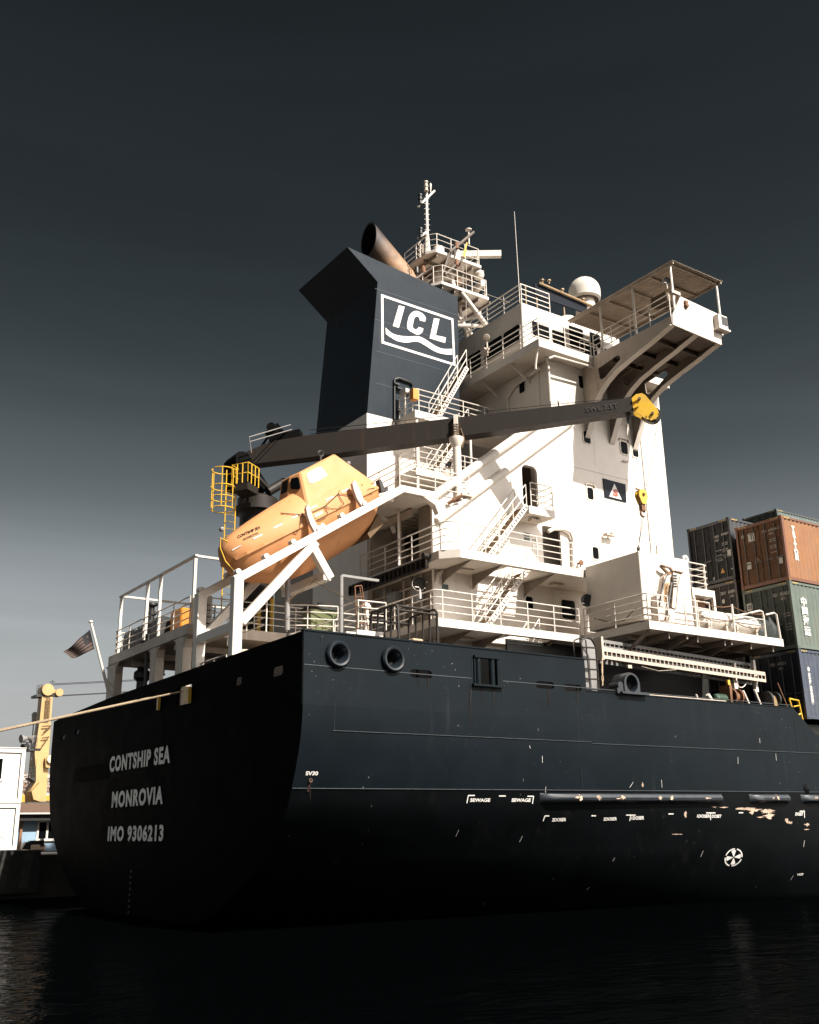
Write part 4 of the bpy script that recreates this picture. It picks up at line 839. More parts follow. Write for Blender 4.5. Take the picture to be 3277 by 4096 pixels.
# pipe rail along the bulwark below the boat
railing([(.35,6.0,8.28),(.35,8.0,8.28)], RA, h=.2, nr=0, sp=1)
railing([(4.2,8.6,8.9),(4.2,5.5,8.9)], SHIP, sp=1.3); railing([(1.6,8.7,9.3),(1.6,5.6,9.3)], SHIP, sp=1.3)
mb = MB(); mb.box((1.1,1.2,6.9),(4.6,9.0,8.42)); mb.build('winch_house', 'cream', SHIP); mb = MB(); mb.box((1.15,1.12,6.9),(11.0,1.19,8.2)); mb.build('slot_shade_panel', 'pitch', SHIP); mb = MB(); mb.box((6.62,.75,6.9),(6.82,1.1,7.62)); mb.tube([(6.45,.8,7.35),(6.62,.8,7.35)], .1, 12); mb.build('mooring_bitt', 'cream', SHIP)  # dark panel added behind the bulwark slots to stand for shade
mb = MB(); p = on1('X',.9,'r6',1440,730); mb.tube([(p.x+.3,p.y,8.2),(p.x+.3,p.y,8.7)], .32, 16); mb.build('vent_coaming', 'cream', SHIP)
mb = MB(); p = on1('X',.8,'r6',1105,850); mb.lathe((p.x,p.y,8.25), (0,0,1), [(.30,0),(.3,.28),(.2,.36),(.01,.38)], 14); mb.build('vent_cowl', 'cream', SHIP)
# ================================================================ LIFEBOAT
ca, sa = .8229, .5682; BY = 6.7
def B(s, y, n): return V((s*ca - n*sa, BY + y, s*sa + n*ca))
def itp(t, s):
    if s <= t[0][0]: return t[0][1]
    for (a, x), (b_, y) in zip(t, t[1:]):
        if s <= b_: return x + (y-x)*(s-a)/(b_-a)
    return t[-1][1]
bb = lambda s: itp([(7.1,.30),(7.25,.55),(7.6,.82),(8.2,1.06),(9,1.24),(10,1.34),(12.9,1.34),(13.5,1.26),(13.75,1.15)], s)
nk = lambda s: itp([(7.1,9.2),(7.25,8.75),(7.6,8.4),(8.2,8.05),(9,7.75),(10,7.62),(12.4,7.62),(13.2,7.82),(13.75,8.25)], s)
ntp = lambda s: itp([(7.1,9.75),(7.25,10.0),(7.6,10.2),(8.3,10.3),(9.2,10.38),(10.4,10.45),(10.75,10.45),(13.0,10.4),(13.4,9.9),(13.75,9.3)], s)
ng = lambda s: itp([(7.1,9.42),(13.75,9.1)], s)
def hw(s, n):
    g = ng(s)
    if n <= g: f = max(0, (n-nk(s))/max(.01, g-nk(s))); return bb(s)*(f**.42)
    f = min(1, (n-g)/max(.01, ntp(s)-g)); return bb(s)*(1-.62*f**2.4)
LB = thing('lifeboat', 'orange enclosed freefall lifeboat pointing down its white ramp', 'lifeboat', B(10.5,0,7.6))
ss = [7.1,7.17,7.25,7.4,7.6,7.9,8.2,8.6,9,9.5,10,10.5,11,11.6,12.2,12.7,13.1,13.4,13.6,13.75]
def shell(lo, nseg):
    mb = MB(); vs = []; k = 0
    for s in ss:
        row = []
        a, b_ = (nk(s), ng(s)) if lo else (ng(s), ntp(s))
        ns = [a + (b_-a)*j/nseg for j in range(nseg+1)]
        row = [B(s,-hw(s,n),n) for n in ns]; rr = [B(s,hw(s,n),n) for n in reversed(ns)]
        full = row + rr; k = len(full); vs += full
    fs = [(i*k+j, i*k+(j+1)%k, (i+1)*k+(j+1)%k, (i+1)*k+j) for i in range(len(ss)-1) for j in range(k)]
    mb.raw(vs, fs, True); mb.poly(vs[:k]); mb.poly(vs[-k:]); return mb
shell(True, 9).build('hull', 'orange', LB, weld=True); CN = shell(False, 9).build('canopy', 'orange', LB, weld=True)
mb = MB()
for s0, s1 in zip(ss, ss[1:]):
    for sg in (-1, 1): mb.beam(B(s0,sg*(bb(s0)+.01),ng(s0)), B(s1,sg*(bb(s1)+.01),ng(s1)), .05, .11, B(0,0,1)-B(0,0,0))
mb.build('fender_strip', 'orange', LB)
mb = MB()                                                     # steering cabin
lo = [B(10.28,-.3,10.15),B(10.36,-1.29,9.6),B(13.78,-1.17,9.28),B(13.78,1.17,9.28),B(10.36,1.29,9.6),B(10.28,.3,10.15)]
hi = [B(11.05,-.3,11.08),B(11.25,-.74,11.02),B(13.05,-.74,11.02),B(13.05,.74,11.02),B(11.25,.74,11.02),B(11.05,.3,11.08)]
mb.hexa(lo, hi); CB = mb.build('cabin', 'orange', LB, bevel=.05)
def quadpt(q, u, v): return (q[0]*(1-u)+q[1]*u)*(1-v) + (q[3]*(1-u)+q[2]*u)*v
def onquad(q, u0, u1, v0, v1, nrm, out, r=.12):
    pts = rrect(u0, u1, v0, v1, r); return [quadpt(q,u,v) + nrm*out for u, v in pts]
def facet(i, j): q = [lo[i], lo[j], hi[j], hi[i]]; n = (q[1]-q[0]).cross(q[3]-q[0]).normalized(); mid = (q[0]+q[2])/2; return q, (n if n.dot(mid-B(12.4,0,10.4)) > 0 else -n)
fr, nf = facet(1, 0); fc, nc = facet(0, 5); sd, ns_ = facet(1, 2)
mb = MB(); mb.prism(onquad(fr, .18, .80, .56, .88, nf, -.03, .08), nf*.075); mb.prism(onquad(fc, .12, .88, .50, .90, nc, -.02, .08), nc*.04); mb.build('windscreen', 'glass', CB)
mb = MB(); mb.prism(onquad(sd, .13, .50, .60, .88, ns_, .002, .06), ns_*.03); mb.build('glare_hatch', 'raft', CB)  # hatch panel with window glare put into its white colour
def boatpt(c, a, b, out=.02):
    p = on1('Y', BY-1.2, c, a, b)
    for _ in range(8):
        s, n = p.x*ca + p.z*sa, -p.x*sa + p.z*ca; s = max(7.1, min(13.75, s)); n2 = max(nk(s), min(ntp(s), n)); p = on1('Y', BY-hw(s,n2)-out, c, a, b)
    return p
def boattext(body, bl, br, tl, mats):
    a, b_, t = [boatpt('r3', *x) for x in (bl, br, tl)]
    def f(p):
        s, n = p.x*ca + p.z*sa, -p.x*sa + p.z*ca; return B(s, -hw(s, n)-.02, n)
    lettering('lifeboat_lettering', body, a, b_-a, t-a, mats, CN, map_fn=f, bold=.025)
boattext('CONTSHIP SEA', (290,1158), (465,1078), (284,1138), 'dark'); boattext('MONROVIA', (335,1173), (452,1120), (330,1157), M.setdefault('faint', mat('faded_brown_lettering', (.10,.05,.02), .7)))
def boatmark(q, mats='mark', nm='reflective_tape'): return decal(nm, [[boatpt('r3', *p) for p in q]], mats, CN)
for q in ([(245,1243),(315,1205),(317,1215),(248,1253)],[(405,1155),(480,1120),(482,1130),(408,1166)],[(565,1072),(632,1040),(634,1050),(568,1082)],[(706,996),(762,970),(764,978),(708,1005)],[(840,925),(898,900),(900,910),(842,936)],[(965,858),(1022,832),(1024,842),(968,868)],[(1088,795),(1142,770),(1144,780),(1090,806)],[(880,975),(940,945),(945,965),(885,1000)]): boatmark(q)
mb = MB()                                                     # looped grab lines
for q in ([(622,962),(700,968),(775,975),(870,950),(955,912),(1060,815),(1090,740),(1115,640),(1135,570)],[(775,975),(770,1050),(748,1108),(722,1105)],[(780,980),(840,1000),(925,1010),(970,985),(978,960),(958,915)],[(960,905),(1000,930),(1060,930),(1105,890),(1080,850),(1062,818)],[(1062,815),(1130,822),(1195,826)],[(620,960),(640,966)],[(1245,745),(1255,715),(1290,712),(1250,740),(1300,812),(1330,800)],[(1290,780),(1340,770)],[(960,545),(1000,590),(1035,660),(1000,720),(920,700)],[(1000,590),(1080,625),(1105,600),(1135,570)],[(965,550),(980,610),(1000,650)]):
    mb.tube([boatpt('r3', a, b_, .05 if b_ > 740 else -.1) for a, b_ in q], .016, 5)
mb.build('grab_line', 'line', LB)
mb = MB()
for a, b_ in ((850,725),(1140,580),(170,1085)): p = boatpt('r3', a, b_, .03); mb.lathe(p, (0,-1,0), [(.08,-.1),(.08,.02),(.06,.05),(.02,.06)], 10)
mb.build('lifting_fitting', 'grey', LB)
mb = MB(); p = B(12.6,-.3,11.0); mb.tube([p, p+V((0,0,.25))], .05, 8); mb.tube(ring(p+V((0,0,.33)), (0,1,0), .11, 14), .03, 6); mb.build('lifting_hook', 'dark', LB)
mb = MB(); mb.tube([B(7.35,-.5,10.05),B(7.2,-.45,10.3),B(7.05,-.35,10.0),B(7.0,-.3,9.5),B(7.1,-.3,9.1)], .03, 6); mb.build('bow_rail', 'yellow', LB)
mb = MB(); mb.hexa([B(12.6,-.7,7.55),B(13.5,-.7,7.75),B(13.5,.7,7.75),B(12.6,.7,7.55)], [B(12.6,-.7,7.75),B(13.5,-.7,8.2),B(13.5,.7,8.2),B(12.6,.7,7.75)]); mb.tube(ring(B(13.6,0,7.95), B(1,0,0)-B(0,0,0), .33, 16), .05, 8); mb.build('propeller_guard', 'line', LB)
# ================================================================ DECK CRANE
CX, CY = 4.25, 12.0
DC = thing('deck_crane', 'dark grey deck crane with long boom lowered onto its rest and yellow sheave head', 'crane', (CX, CY, 7))
mb = MB(); mb.lathe((CX,CY,6.9), (0,0,1), [(.78,0),(.74,8.6),(.80,8.7),(.98,8.75),(.98,8.95),(.86,9.0),(.86,9.35),(.7,9.45),(.01,9.45)], 28); mb.build('pedestal', 'boom', DC)
hd = V((11.0,-11.35,0)).normalized(); sdv = V((0,0,1)).cross(hd).normalized()
P0 = V((3.75,12.1,18.15)); P1 = V((15.25,.62,18.95)); bd = (P1-P0).normalized(); bu = sdv.cross(bd); bu = bu if bu.z > 0 else -bu
def BL(t, s, v): return P0 + (P1-P0)*t + sdv*s + bu*v         # along the boom, across, up
mb = MB(); st = [(-.01,.30,-.48,.05),(.07,.30,-.48,.44),(.17,.30,-.50,.50),(.6,.30,-.42,.40),(1.0,.28,-.30,.28)]
vs = [BL(t,s*w_,v) for t, w_, v0, v1 in st for s, v in ((-1,v0),(1,v0),(1,v1),(-1,v1))]
mb.raw(vs, [(4*i+j,4*i+(j+1)%4,4*i+4+(j+1)%4,4*i+4+j) for i in range(4) for j in range(4)]+[(0,1,2,3),(16,17,18,19)])
for t in (.17,.42,.64,.80):
    a = itp([(.07,.44),(.17,.5),(.6,.4),(1,.28)], t)
BO = mb.build('boom', 'boom', DC)
mb = MB()
for v0, s in ((.0,0),): pass
for t in (.40,.64,.82): a = itp([(.17,.5),(.6,.4),(1,.28)], t); mb.beam(BL(t,.2,a), BL(t,.2,a+.32), .06, .06, hd); mb.beam(BL(t,-.1,a+.3), BL(t,.2,a+.3), .05, .05)
mb.build('rope_guide', 'dark', BO)
mb = MB(); mb.tube([BL(.17,0,.85), BL(.40,.1,.76), BL(.64,.1,.68), BL(.82,.1,.58), BL(1.0,0,.42)], .014, 4); mb.tube([BL(.17,.1,.72), BL(.40,.2,.62), BL(.82,.2,.44), BL(1.0,.1,.34)], .014, 4); mb.build('luffing_rope', 'dark', BO)
sd_ = sdv if sdv.dot(CAM-P1) > 0 else -sdv
mb = MB(); mb.beam(BL(.085,0,.5), BL(.15,0,.62), .5, .5, bu); mb.beam(BL(.062,0,.62), BL(.10,0,.98), .62, .62, bu); mb.tube([BL(.075,-.45,1.05), BL(.075,.45,1.05)], .2, 12); mb.tube([BL(.03,0,.2), BL(.065,0,.95)], .05, 6); mb.tube([BL(.045,.2,.25), BL(.065,.2,.85)], .05, 6); mb.build('winch', 'pitch', BO)
fr_ = on('Y', 10.6, 'r3', (395,500),(378,380),(695,286),(715,405),(385,415),(705,322)); mb = MB(); mb.tube(fr_[:4], .025, 6); mb.tube(fr_[4:6], .02, 6); mb.build('winch_guard_rail', 'grey', BO)
p, q, t = on('Y', .95, 'r5', (640,290), (803,272), (638,262)); n0 = BL(.88, 0, 0)
tt = BL(.885, 0, -.06); U = (BL(.965,0,-.04)-BL(.885,0,-.04)); o_ = BL(.885,0,-.10) + sd_*.31
lettering('boom_lettering', 'SWL 7.5T', o_, U, bu*.22, M.setdefault('raised', mat('raised_boom_lettering', (.022,.016,.013), .5)), BO, bold=.03)
# yellow sheave head
def HD(u, v, s): return BL(1.0, 0, 0) + bd*u + bu*v + sd_*s
hp = [(-.02,.26),(.18,.42),(.42,.44),(.55,.34),(.95,-.36),(.97,-.58),(.85,-.74),(.62,-.78),(.42,-.66),(.2,-.42),(-.02,-.28)]
mb = MB()
for s in (.16,-.24): mb.prism([HD(u,v,s) for u, v in hp], sd_*.06)
mb.hexa([HD(u,v,-.24) for u, v in ((.3,.36),(.44,.38),(.44,.3),(.3,.28))], [HD(u,v,.16) for u, v in ((.3,.36),(.44,.38),(.44,.3),(.3,.28))])
mb.prism([HD(0,.05,.22),HD(.22,.14,.22),HD(0,.16,.22)], sd_*.12); mb.prism([HD(0,-.22,.22),HD(.22,-.15,.22),HD(0,-.14,.22)], sd_*.12)
mb.cur = 1
for u, v in ((.3,.2),(.72,-.5)): mb.tube([HD(u,v,-.2), HD(u,v,.30)], .06, 8)
for k in range(5): a = R(200+k*38); mb.tube([HD(.72+.26*math.cos(a),-.5+.26*math.sin(a),.2), HD(.72+.26*math.cos(a),-.5+.26*math.sin(a),.25)], .025, 6)
mb.build('sheave_head', ['yellow', 'line'], BO)
mb = MB(); mb.tube([HD(.72,-.5,-.14), HD(.72,-.5,.14)], .34, 20); mb.build('sheave', 'dark', BO)
# slewing column, driver's platform, caged ladder
mb = MB(); q = on('Y', 11.3, 'r3', (276,520),(300,490),(340,490),(372,510),(540,770),(500,800),(300,740),(283,700)); mb.prism(q, (0,1.2,0)); mb.build('slewing_column', 'pitch', DC)
mb = MB(); mb.tube(on('Y',11.2,'r3',(520,800),(650,725)), .2, 12); mb.tube(on('Y',11.1,'r3',(395,640),(530,775)), .08, 8); mb.build('luffing_cylinder', 'boom', DC)
mb = MB(); q = on('Z', 16.35, 'r3', (242,745),(365,722),(448,770),(330,800)); mb.prism(q, (0,0,-.30)); PF = mb.build('driver_platform', 'boom', DC)
tp = [v+V((0,0,0)) for v in q]
mb = MB()
for h in (.42,.85): mb.tube([tp[3]+V((0,0,h)),tp[0]+V((0,0,h)),tp[1]+V((0,0,h)),tp[2]+V((0,0,h))], .024, 6)
for a, b_ in ((tp[0],tp[1]),(tp[1],tp[2]),(tp[0],tp[3])):
    for k in range(4): s = a.lerp(b_, k/3); mb.tube([s, s+V((0,0,.85))], .024, 6)
pass
mb.build('platform_rail', 'yellow', PF)
lt, lb_ = on('Y', 11.1, 'r3', (185,632), (262,1065)); lx = on1('Y',11.1,'r3',250,700)
mb = MB(); base = V((lx.x-.05, 11.1, 0)); zt_, zb_, zm_ = [p.z for p in on('Y', 11.0, 'r3', (185,640), (185,940), (185,770))]
for dx, dy in ((-.22,0),(.22,0)): mb.tube([(base.x+dx,11.1,11.0),(base.x+dx,11.1,zt_+.1)], .026, 6)
for k in range(18): z = 11.2+k*.3; mb.tube([(base.x-.22,11.1,z),(base.x+.22,11.1,z)], .010, 4)
for z in (zb_,zm_,(zb_+zm_)/2,zt_): mb.tube(ring((base.x-.42,10.95,z), (0,0,1), .48, 14, 20, 340, ref=(0,1,0)), .024, 6)
for a in (120,180,240,300): mb.tube([(base.x-.42+.48*math.cos(R(a)),10.95+.48*math.sin(R(a)),zb_),(base.x-.42+.48*math.cos(R(a)),10.95+.48*math.sin(R(a)),zt_)], .02, 6)
mb.build('caged_ladder', 'yellow', DC)
mb = MB(); mb.tube([(3.95,11.0,7),(3.95,11.0,11.6)], .09, 8); mb.tube([(4.5,10.95,7),(4.5,10.95,11.8)], .09, 8); mb.build('yellow_pipe', 'yellow', DC)
# boom rest standing on the embarkation deck
tb = .56; rp = BL(tb, 0, 0); rp = rp + sd_*.38
q = on1('X', rp.x, 'm2', 1295, 900); bx, by = rp.x, rp.y
mb = MB(); mb.tube([(bx,by,15.4),(bx,by,rp.z-.85)], .17, 14); mb.lathe((bx,by,rp.z-.95), (0,0,1), [(.17,0),(.3,.28),(.3,.42),(.01,.42)], 14)
mb.beam((bx,by,rp.z-.5) , (bx,by,rp.z+.48), .2, .16, hd); br_ = mb.build('boom_rest', 'trim', SHIP)
mb = MB()
for k in range(6): z = rp.z-.5+k*.1; mb.tube(ring((bx,by,z), (.1*(k%3-1),.05*k-.1,1), .15, 12, ref=(0,1,0)), .022, 5)
mb.tube([(bx+.15,by-.1,rp.z-.1),(bx+.25,by-.2,rp.z-.6),(bx+.12,by-.2,rp.z-1.0)], .03, 5); mb.build('lashing_rope', 'line', br_)
# hook block hung from the sheave head
sh = HD(.72,-.5,0)
hb = on1('Y', sh.y, 'r5', 945, 980); HB = thing('hook_block', 'yellow hook block hanging from the crane boom over the deck store', 'hook block', hb)
mb = MB(); tear = [(.24*math.cos(R(a)), .24*math.sin(R(a))) for a in range(-20, 201, 20)] + [(-.09,-.36),(.09,-.36)]
for y in (-.12,.06): mb.prism([hb + V((u,y,v)) for u, v in tear], (0,.06,0))
mb.cur = 1; mb.lathe(hb+V((0,-.12,.02)), (0,-1,0), [(.07,0),(.06,.05),(.01,.06)], 10); mb.beam(hb+V((-.28,0,.24)), hb+V((.3,0,.2)), .05,.05)
mb.build('block_cheek', ['yellow','line'], HB)
mb = MB(); mb.box(hb+V((-.1,-.08,-.62)), hb+V((.1,.08,-.34))); mb.tube(ring(hb+V((0,0,-.72)), (0,1,0), .12, 14, 60, 330), .045, 8); mb.build('hook', 'rust', HB)
mb = MB(); s0 = HD(.98,-.5,.0); mb.tube([s0, hb+V((.24,0,.15))], .012, 5); mb.tube([BL(.985,0,-.3), BL(.985,0,-.3)+V((.02,0,-.45)), hb+V((-.24,0,.2))], .012, 5); mb.lathe(BL(.985,0,-.75), (0,0,1), [(.02,0),(.06,.1),(.1,.38),(.14,.44)], 8); mb.build('hoist_rope', 'dark', DC)
mb = MB(); e = V((14.85,.6,12.95)); mb.tube([hb+V((-.04,0,-.8)), e], .012, 5); mb.tube([hb+V((.05,0,-.8)), e], .012, 5); mb.lathe(e+V((0,0,-.13)), (0,0,1), [(.09,0),(.03,.08),(.03,.14)], 8); mb.tube(ring(e, (1,0,0), .07, 12, ref=(0,1,0)), .02, 5)
o = mb.build('hook_sling', 'dark'); tag(o, 'pair of thin wire slings between yellow hook and white deck store', 'sling'); rebase(o, e)
# ================================================================ LOOSE EQUIPMENT ON DECK
# accommodation ladder (gangway) stowed along the side
AL = thing('accommodation_ladder', 'long stowed accommodation ladder hung level under the raft platform', 'gangway', (13,.8,8.4))
def ladder(rows, y, mats, nm, x0=12.66, x1=21.9):
    mb = MB()
    for z0, h in rows: mb.beam((x0,y,z0),(x1,y,z0-.27),.05,h)
    n = 40
    for k in range(n+1): x = x0+(x1-x0)*k/n; dz = -.27*k/n; mb.box((x-.02,y-.015,rows[-1][0]+dz),(x+.02,y+.015,rows[0][0]+dz))
    return mb.build(nm, mats, AL)
ladder([(9.33,.12),(9.10,.14)], 1.25, 'grey', 'upper_handrail'); ladder([(8.90,.15),(8.62,.12)], .75, 'cream', 'side_frame'); ladder([(8.86,.15),(8.58,.1)], 1.45, 'grey', 'side_frame')  # upper handrail's grey carries the platform's shadow in its colour
mb = MB(); x = 12.75
for k in range(34): x = 12.8+k*.27; z = 8.66-.27*(x-12.66)/9.24; mb.box((x,.78,z),(x+.16,1.42,z+.025))
mb.build('ladder_step', 'under', AL)
mb = MB(); q = on('Y', .75, 'q3', (20,1450),(40,1455)); mb.box((12.6,.7,8.5),(12.7,1.5,9.35)); mb.tube([(14.6,.7,8.4),(15.5,.7,8.3),(16.5,.7,8.42)], .012, 4); mb.box((13.9,.72,8.3),(14.1,.8,8.42)); mb.build('ladder_end', 'cream', AL)
# folding side ladder standing in the bulwark opening
SLd = thing('hinged_bulwark_ladder', 'round-topped dark steel ladder standing in the step of the bulwark', 'ladder', (11.6,.4,7.2))
mb = MB(); a = on('Y', .3, 'm3', (145,1085),(95,480),(85,420),(110,370),(165,348),(225,370),(265,430),(290,490),(335,1095)); pl = [a[0],a[1]]+a[2:7]+[a[7],a[8]]
mb.tube(pl, .035, 6); mb.tube([p+V((-.05,.35,.02)) for p in pl], .03, 6)
for t in (.0,.27,.5,.72,.95):
    p = a[1].lerp(a[0], t) if t else a[1]; q = a[7].lerp(a[8], t); mb.beam(p, q, .12, .04)
mb.tube([on1('Y',.3,'m3',150,380), on1('Y',.3,'m3',215,1090)], .025, 5)
mb.build('ladder_frame', 'boom', SLd)
mb = MB(); a = on('Y', .62, 'm3', (90,385),(165,358),(230,380),(285,480),(340,1090),(150,1085)); mb.prism(a, (0,.04,0)); mb.build('ladder_back_plate', 'grey', SLd)
mb = MB(); mb.tube(on('Y',.4,'m3',(378,620),(372,830),(392,900),(380,1010)), .022, 5); mb.tube(on('Y',.4,'m3',(380,620),(384,830),(372,900),(388,1000)), .022, 5); o = mb.build('hanging_rope', 'rope'); tag(o, 'twisted rope hanging beside the round-topped ladder', 'rope'); rebase(o, on1('Y',.4,'m3',380,1005))
# large closed chock on the lower bulwark
BC = MB(); BC2 = [];
c0 = V((13.2,.1,7.58)); out = [(.42,-.36),(.42,0)]+[(.42*math.cos(R(a)),.40*math.sin(R(a))) for a in range(15,180,15)]+[(-.42,0),(-.42,-.36)]
inn = [(.26*math.cos(R(a)),.27*math.sin(R(a))) for a in range(-150,211,12)]
def lip(o, sc_, y): return [c0 + V((u*sc_, y, v*sc_)) for u, v in o]
ring_o = [(.42*math.cos(R(a)), .40*math.sin(R(a))) if a <= 180 else ((.42 if a > 270 else -.42)*min(1,1.0), -.36) for a in range(0,360,12)]
ring_o = []; ring_i = []
for a in range(0,360,10):
    ca_, sa_ = math.cos(R(a)), math.sin(R(a)); k = 1
    if sa_ < 0: k = min(.42/max(.001,abs(ca_)), .36/max(.001,abs(sa_)))/.42 if True else 1
    ring_o.append((.42*k*ca_, (.42*k*sa_) if sa_ < 0 else .42*sa_)); ring_i.append((.26*ca_, .27*sa_+.02))
L0 = lip(ring_o,1,.45); L1 = lip(ring_o,1,-.06); L2 = lip(ring_o,.93,-.16); L3 = lip(ring_i,1.12,-.16); L4 = lip(ring_i,.98,-.06); L5 = lip(ring_i,.95,.4); k = len(L0)
BC.raw(L0+L1+L2+L3+L4+L5, [(r*k+j, r*k+(j+1)%k, (r+1)*k+(j+1)%k, (r+1)*k+j) for r in range(5) for j in range(k)], True)
BC.box((12.55,-.2,7.2),(13.9,.5,7.27)); BC.tube([(12.62,-.06,7.5),(12.62,.4,7.5)], .13, 14); BC.box((12.4,-.1,7.2),(12.7,.4,7.4))
o = BC.build('closed_chock', 'chock'); tag(o, 'big dark rounded mooring chock on the lower bulwark edge', 'mooring chock'); rebase(o, (13.2,.1,7.2))
mb = MB(); mb.box((13.75,-.02,7.241),(18.3,.1,7.27)); mb.build('lit_rail_edge', 'cream', SHIP)
# struts, winch and small gear seen in the dark opening
mb = MB()
for c, p, q, r in (('q3',(970,1670),(1020,1780),.05),('q3',(1065,1660),(1115,1785),.05),('q3',(585,1700),(600,1745),.04),('q3',(680,1700),(715,1755),.08)): a, b_ = on('Y',.6,c,p,q); mb.tube([a,b_], r, 8)
p, q = on('Y',1.0,'q3',(895,1440),(895,1560)); mb.beam(p, (p.x,1.0,8.0), .12,.12,(1,0,0)); p = on1('Y',1.0,'q3',1050,1420); mb.beam(p, (p.x,1.0,7.9), .14,.14,(1,0,0)); p = on1('Y',1.0,'q3',895,1600); mb.box((p.x-.1,.9,7.7),(p.x+.1,1.1,8.2))
mb.build('deck_strut', 'trim', SHIP)
W1 = thing('electric_winch', 'small dark winch with green motor on the lower bulwark deck', 'winch', (17.5,.9,7.2))
p = on1('Y',.6,'q3',800,1735); mb = MB(); mb.tube([p+V((-.38,0,0)), p+V((.15,0,0))], .17, 16); mb.lathe(p+V((-.38,0,0)), (-1,0,0), [(.17,0),(.12,.06),(.01,.08)], 14)
for k in range(8): mb.tube(ring(p+V((-.3+k*.06,0,0)), (1,0,0), .175, 14), .012, 4)
mb.build('motor', mat('green_motor', (.05,.09,.06), .4), W1)
mb = MB(); p2 = on1('Y',.65,'q3',870,1720); mb.box((p2.x-.2,.5,7.2),(p2.x-.05,1.0,8.0)); mb.lathe(p2+V((-.05,0,0)), (1,0,0), [(.34,0),(.34,.08),(.2,.08),(.2,.4),(.34,.4),(.34,.46),(.01,.46)], 18); mb.box((p.x-.4,.5,7.2),(p2.x+.6,1.1,7.3)); mb.build('drum', 'rust', W1)
mb = MB(); q = on('Y',.8,'q3',(845,1580),(862,1580),(880,1680),(860,1680)); mb.prism(q, (0,.1,0)); o = mb.build('yellow_strut', 'yellow'); tag(o, 'short yellow steel strut rising behind the green motor', 'strut'); rebase(o, on1('Y',.8,'q3',870,1680))
mb = MB(); mb.tube(sag(on1('Y',.9,'q3',885,1570), on1('Y',.9,'q3',1000,1600), .28), .02, 6); o = mb.build('hanging_hose', 'trim'); tag(o, 'thin white hose drooping under the ladder near containers', 'hose'); rebase(o, on1('Y',.9,'q3',940,1640))
RL = MB(); p = on1('Y',.5,'q3',1190,1740); RL.lathe(p+V((-.25,0,0)), (1,0,0), [(.01,0),(.32,0),(.32,.1),(.15,.12),(.15,.5),(.32,.52),(.32,.6),(.01,.6)], 18); RL.cur = 1; q = on('Y',.3,'q3',(1205,1705),(1230,1710),(1250,1750),(1258,1795),(1230,1795),(1225,1745)); RL.prism(q, (0,.15,0))
o = RL.build('rope_reel', ['dark','tread']); tag(o, 'dark rope reel with curved brown brake band near the bulwark slope', 'reel'); rebase(o, (p.x,.5,7.2))
LR = MB(); q = on('Y',.3,'q3',(1255,1605),(1335,1800)); LR.tube(q, .025, 6); o = LR.build('lashing_rod', 'rust'); tag(o, 'thin rusty lashing rod leaning against the stacked containers', 'rod'); rebase(o, q[1])
YR = MB(); YR.tube(on('Y',.2,'q3',(1348,1735),(1425,1750),(1455,1890),(1470,1950)), .045, 8); YR.tube(on('Y',.2,'q3',(1350,1740),(1372,1810)), .04, 8); YR.tube(on('Y',.2,'q3',(1415,1875),(1450,1855)), .04, 6); YR.tube(on('Y',.2,'q3',(1385,1800),(1440,1790)), .03, 6)
o = YR.build('yellow_guard_rail', 'yellow'); tag(o, 'bent yellow guard rail beside the lowest blue container', 'guard rail'); rebase(o, on1('Y',.2,'q3',1470,1950))
# life-raft canisters
rp_ = []
def raft(label, a0, b0, a1, b1):
    p, q = on('Y', .55, 'q3', (a0,b0), (a1,b1)); Lg = (q.x-p.x); zc = 10.52
    RT = thing('liferaft_canister', label, 'life raft', ((p.x+q.x)/2, .6, 10.0), 'white life-raft canisters on the platform')
    prof = [(.01,0),(.2,.0),(.33,.05),(.37,.14),(.37,Lg-.14),(.33,Lg-.05),(.2,Lg),(.01,Lg)]
    def half(sg, nm):
        mb = MB(); k = 12; vs = []
        for r, h in prof:
            for j in range(k+1): a = math.pi*j/k; vs.append((p.x+h, .6 - r*math.cos(a)*1.0, zc + sg*(.012+r*math.sin(a)*1.02)))
        mb.raw(vs, [(i*(k+1)+j,i*(k+1)+j+1,(i+1)*(k+1)+j+1,(i+1)*(k+1)+j) for i in range(len(prof)-1) for j in range(k)], True); return mb.build(nm, 'raft', RT)
    half(1, 'upper_shell'); half(-1, 'lower_shell')
    mb = MB(); mb.box((p.x+.05,.2,zc-.02),(q.x-.05,.225,zc+.02)); 
    for t in (.2,.4,.6,.8): mb.tube(ring((p.x+Lg*t,.6,zc), (1,0,0), .376, 24), .008, 5)
    mb.build('strap', mat('pale_strap', (.55,.5,.45), .7), RT)
    mb = MB()
    for t in (.15,.8): mb.box((p.x+Lg*t,.3,10.0),(p.x+Lg*t+.1,.9,10.2)); mb.box((p.x+Lg*t,.22,10.0),(p.x+Lg*t+.1,.32,10.4)); mb.box((p.x+Lg*t,.88,10.0),(p.x+Lg*t+.1,.98,10.4))
    mb.build('cradle', 'cream', RT)
raft('white life-raft canister beside the white shelter, further from the containers', 592,1090,818,1110)
raft('white life-raft canister nearer the containers, behind the end railing', 825,1130,1068,1160)
mb = MB(); p, q = on('Y',1.2,'q3',(1075,1130),(1235,1180)); random.seed(3)
for k in range(9): a = p.lerp(q, (k+.5)/9); mb.lathe((a.x,1.2+random.uniform(-.2,.2),10.0), (0,0,1), [(.3,0),(.36,.25),(.3,.55+random.random()*.25),(.01,.95+random.random()*.3)], 9)
o = mb.build('covered_bundle', mat('dark_green_tarpaulin', (.008,.012,.010), .7, bump=.5, bscale=9)); tag(o, 'dark tarpaulin-covered bundle at the end of the raft platform', 'bundle'); rebase(o, ((p.x+q.x)/2,1.2,10))
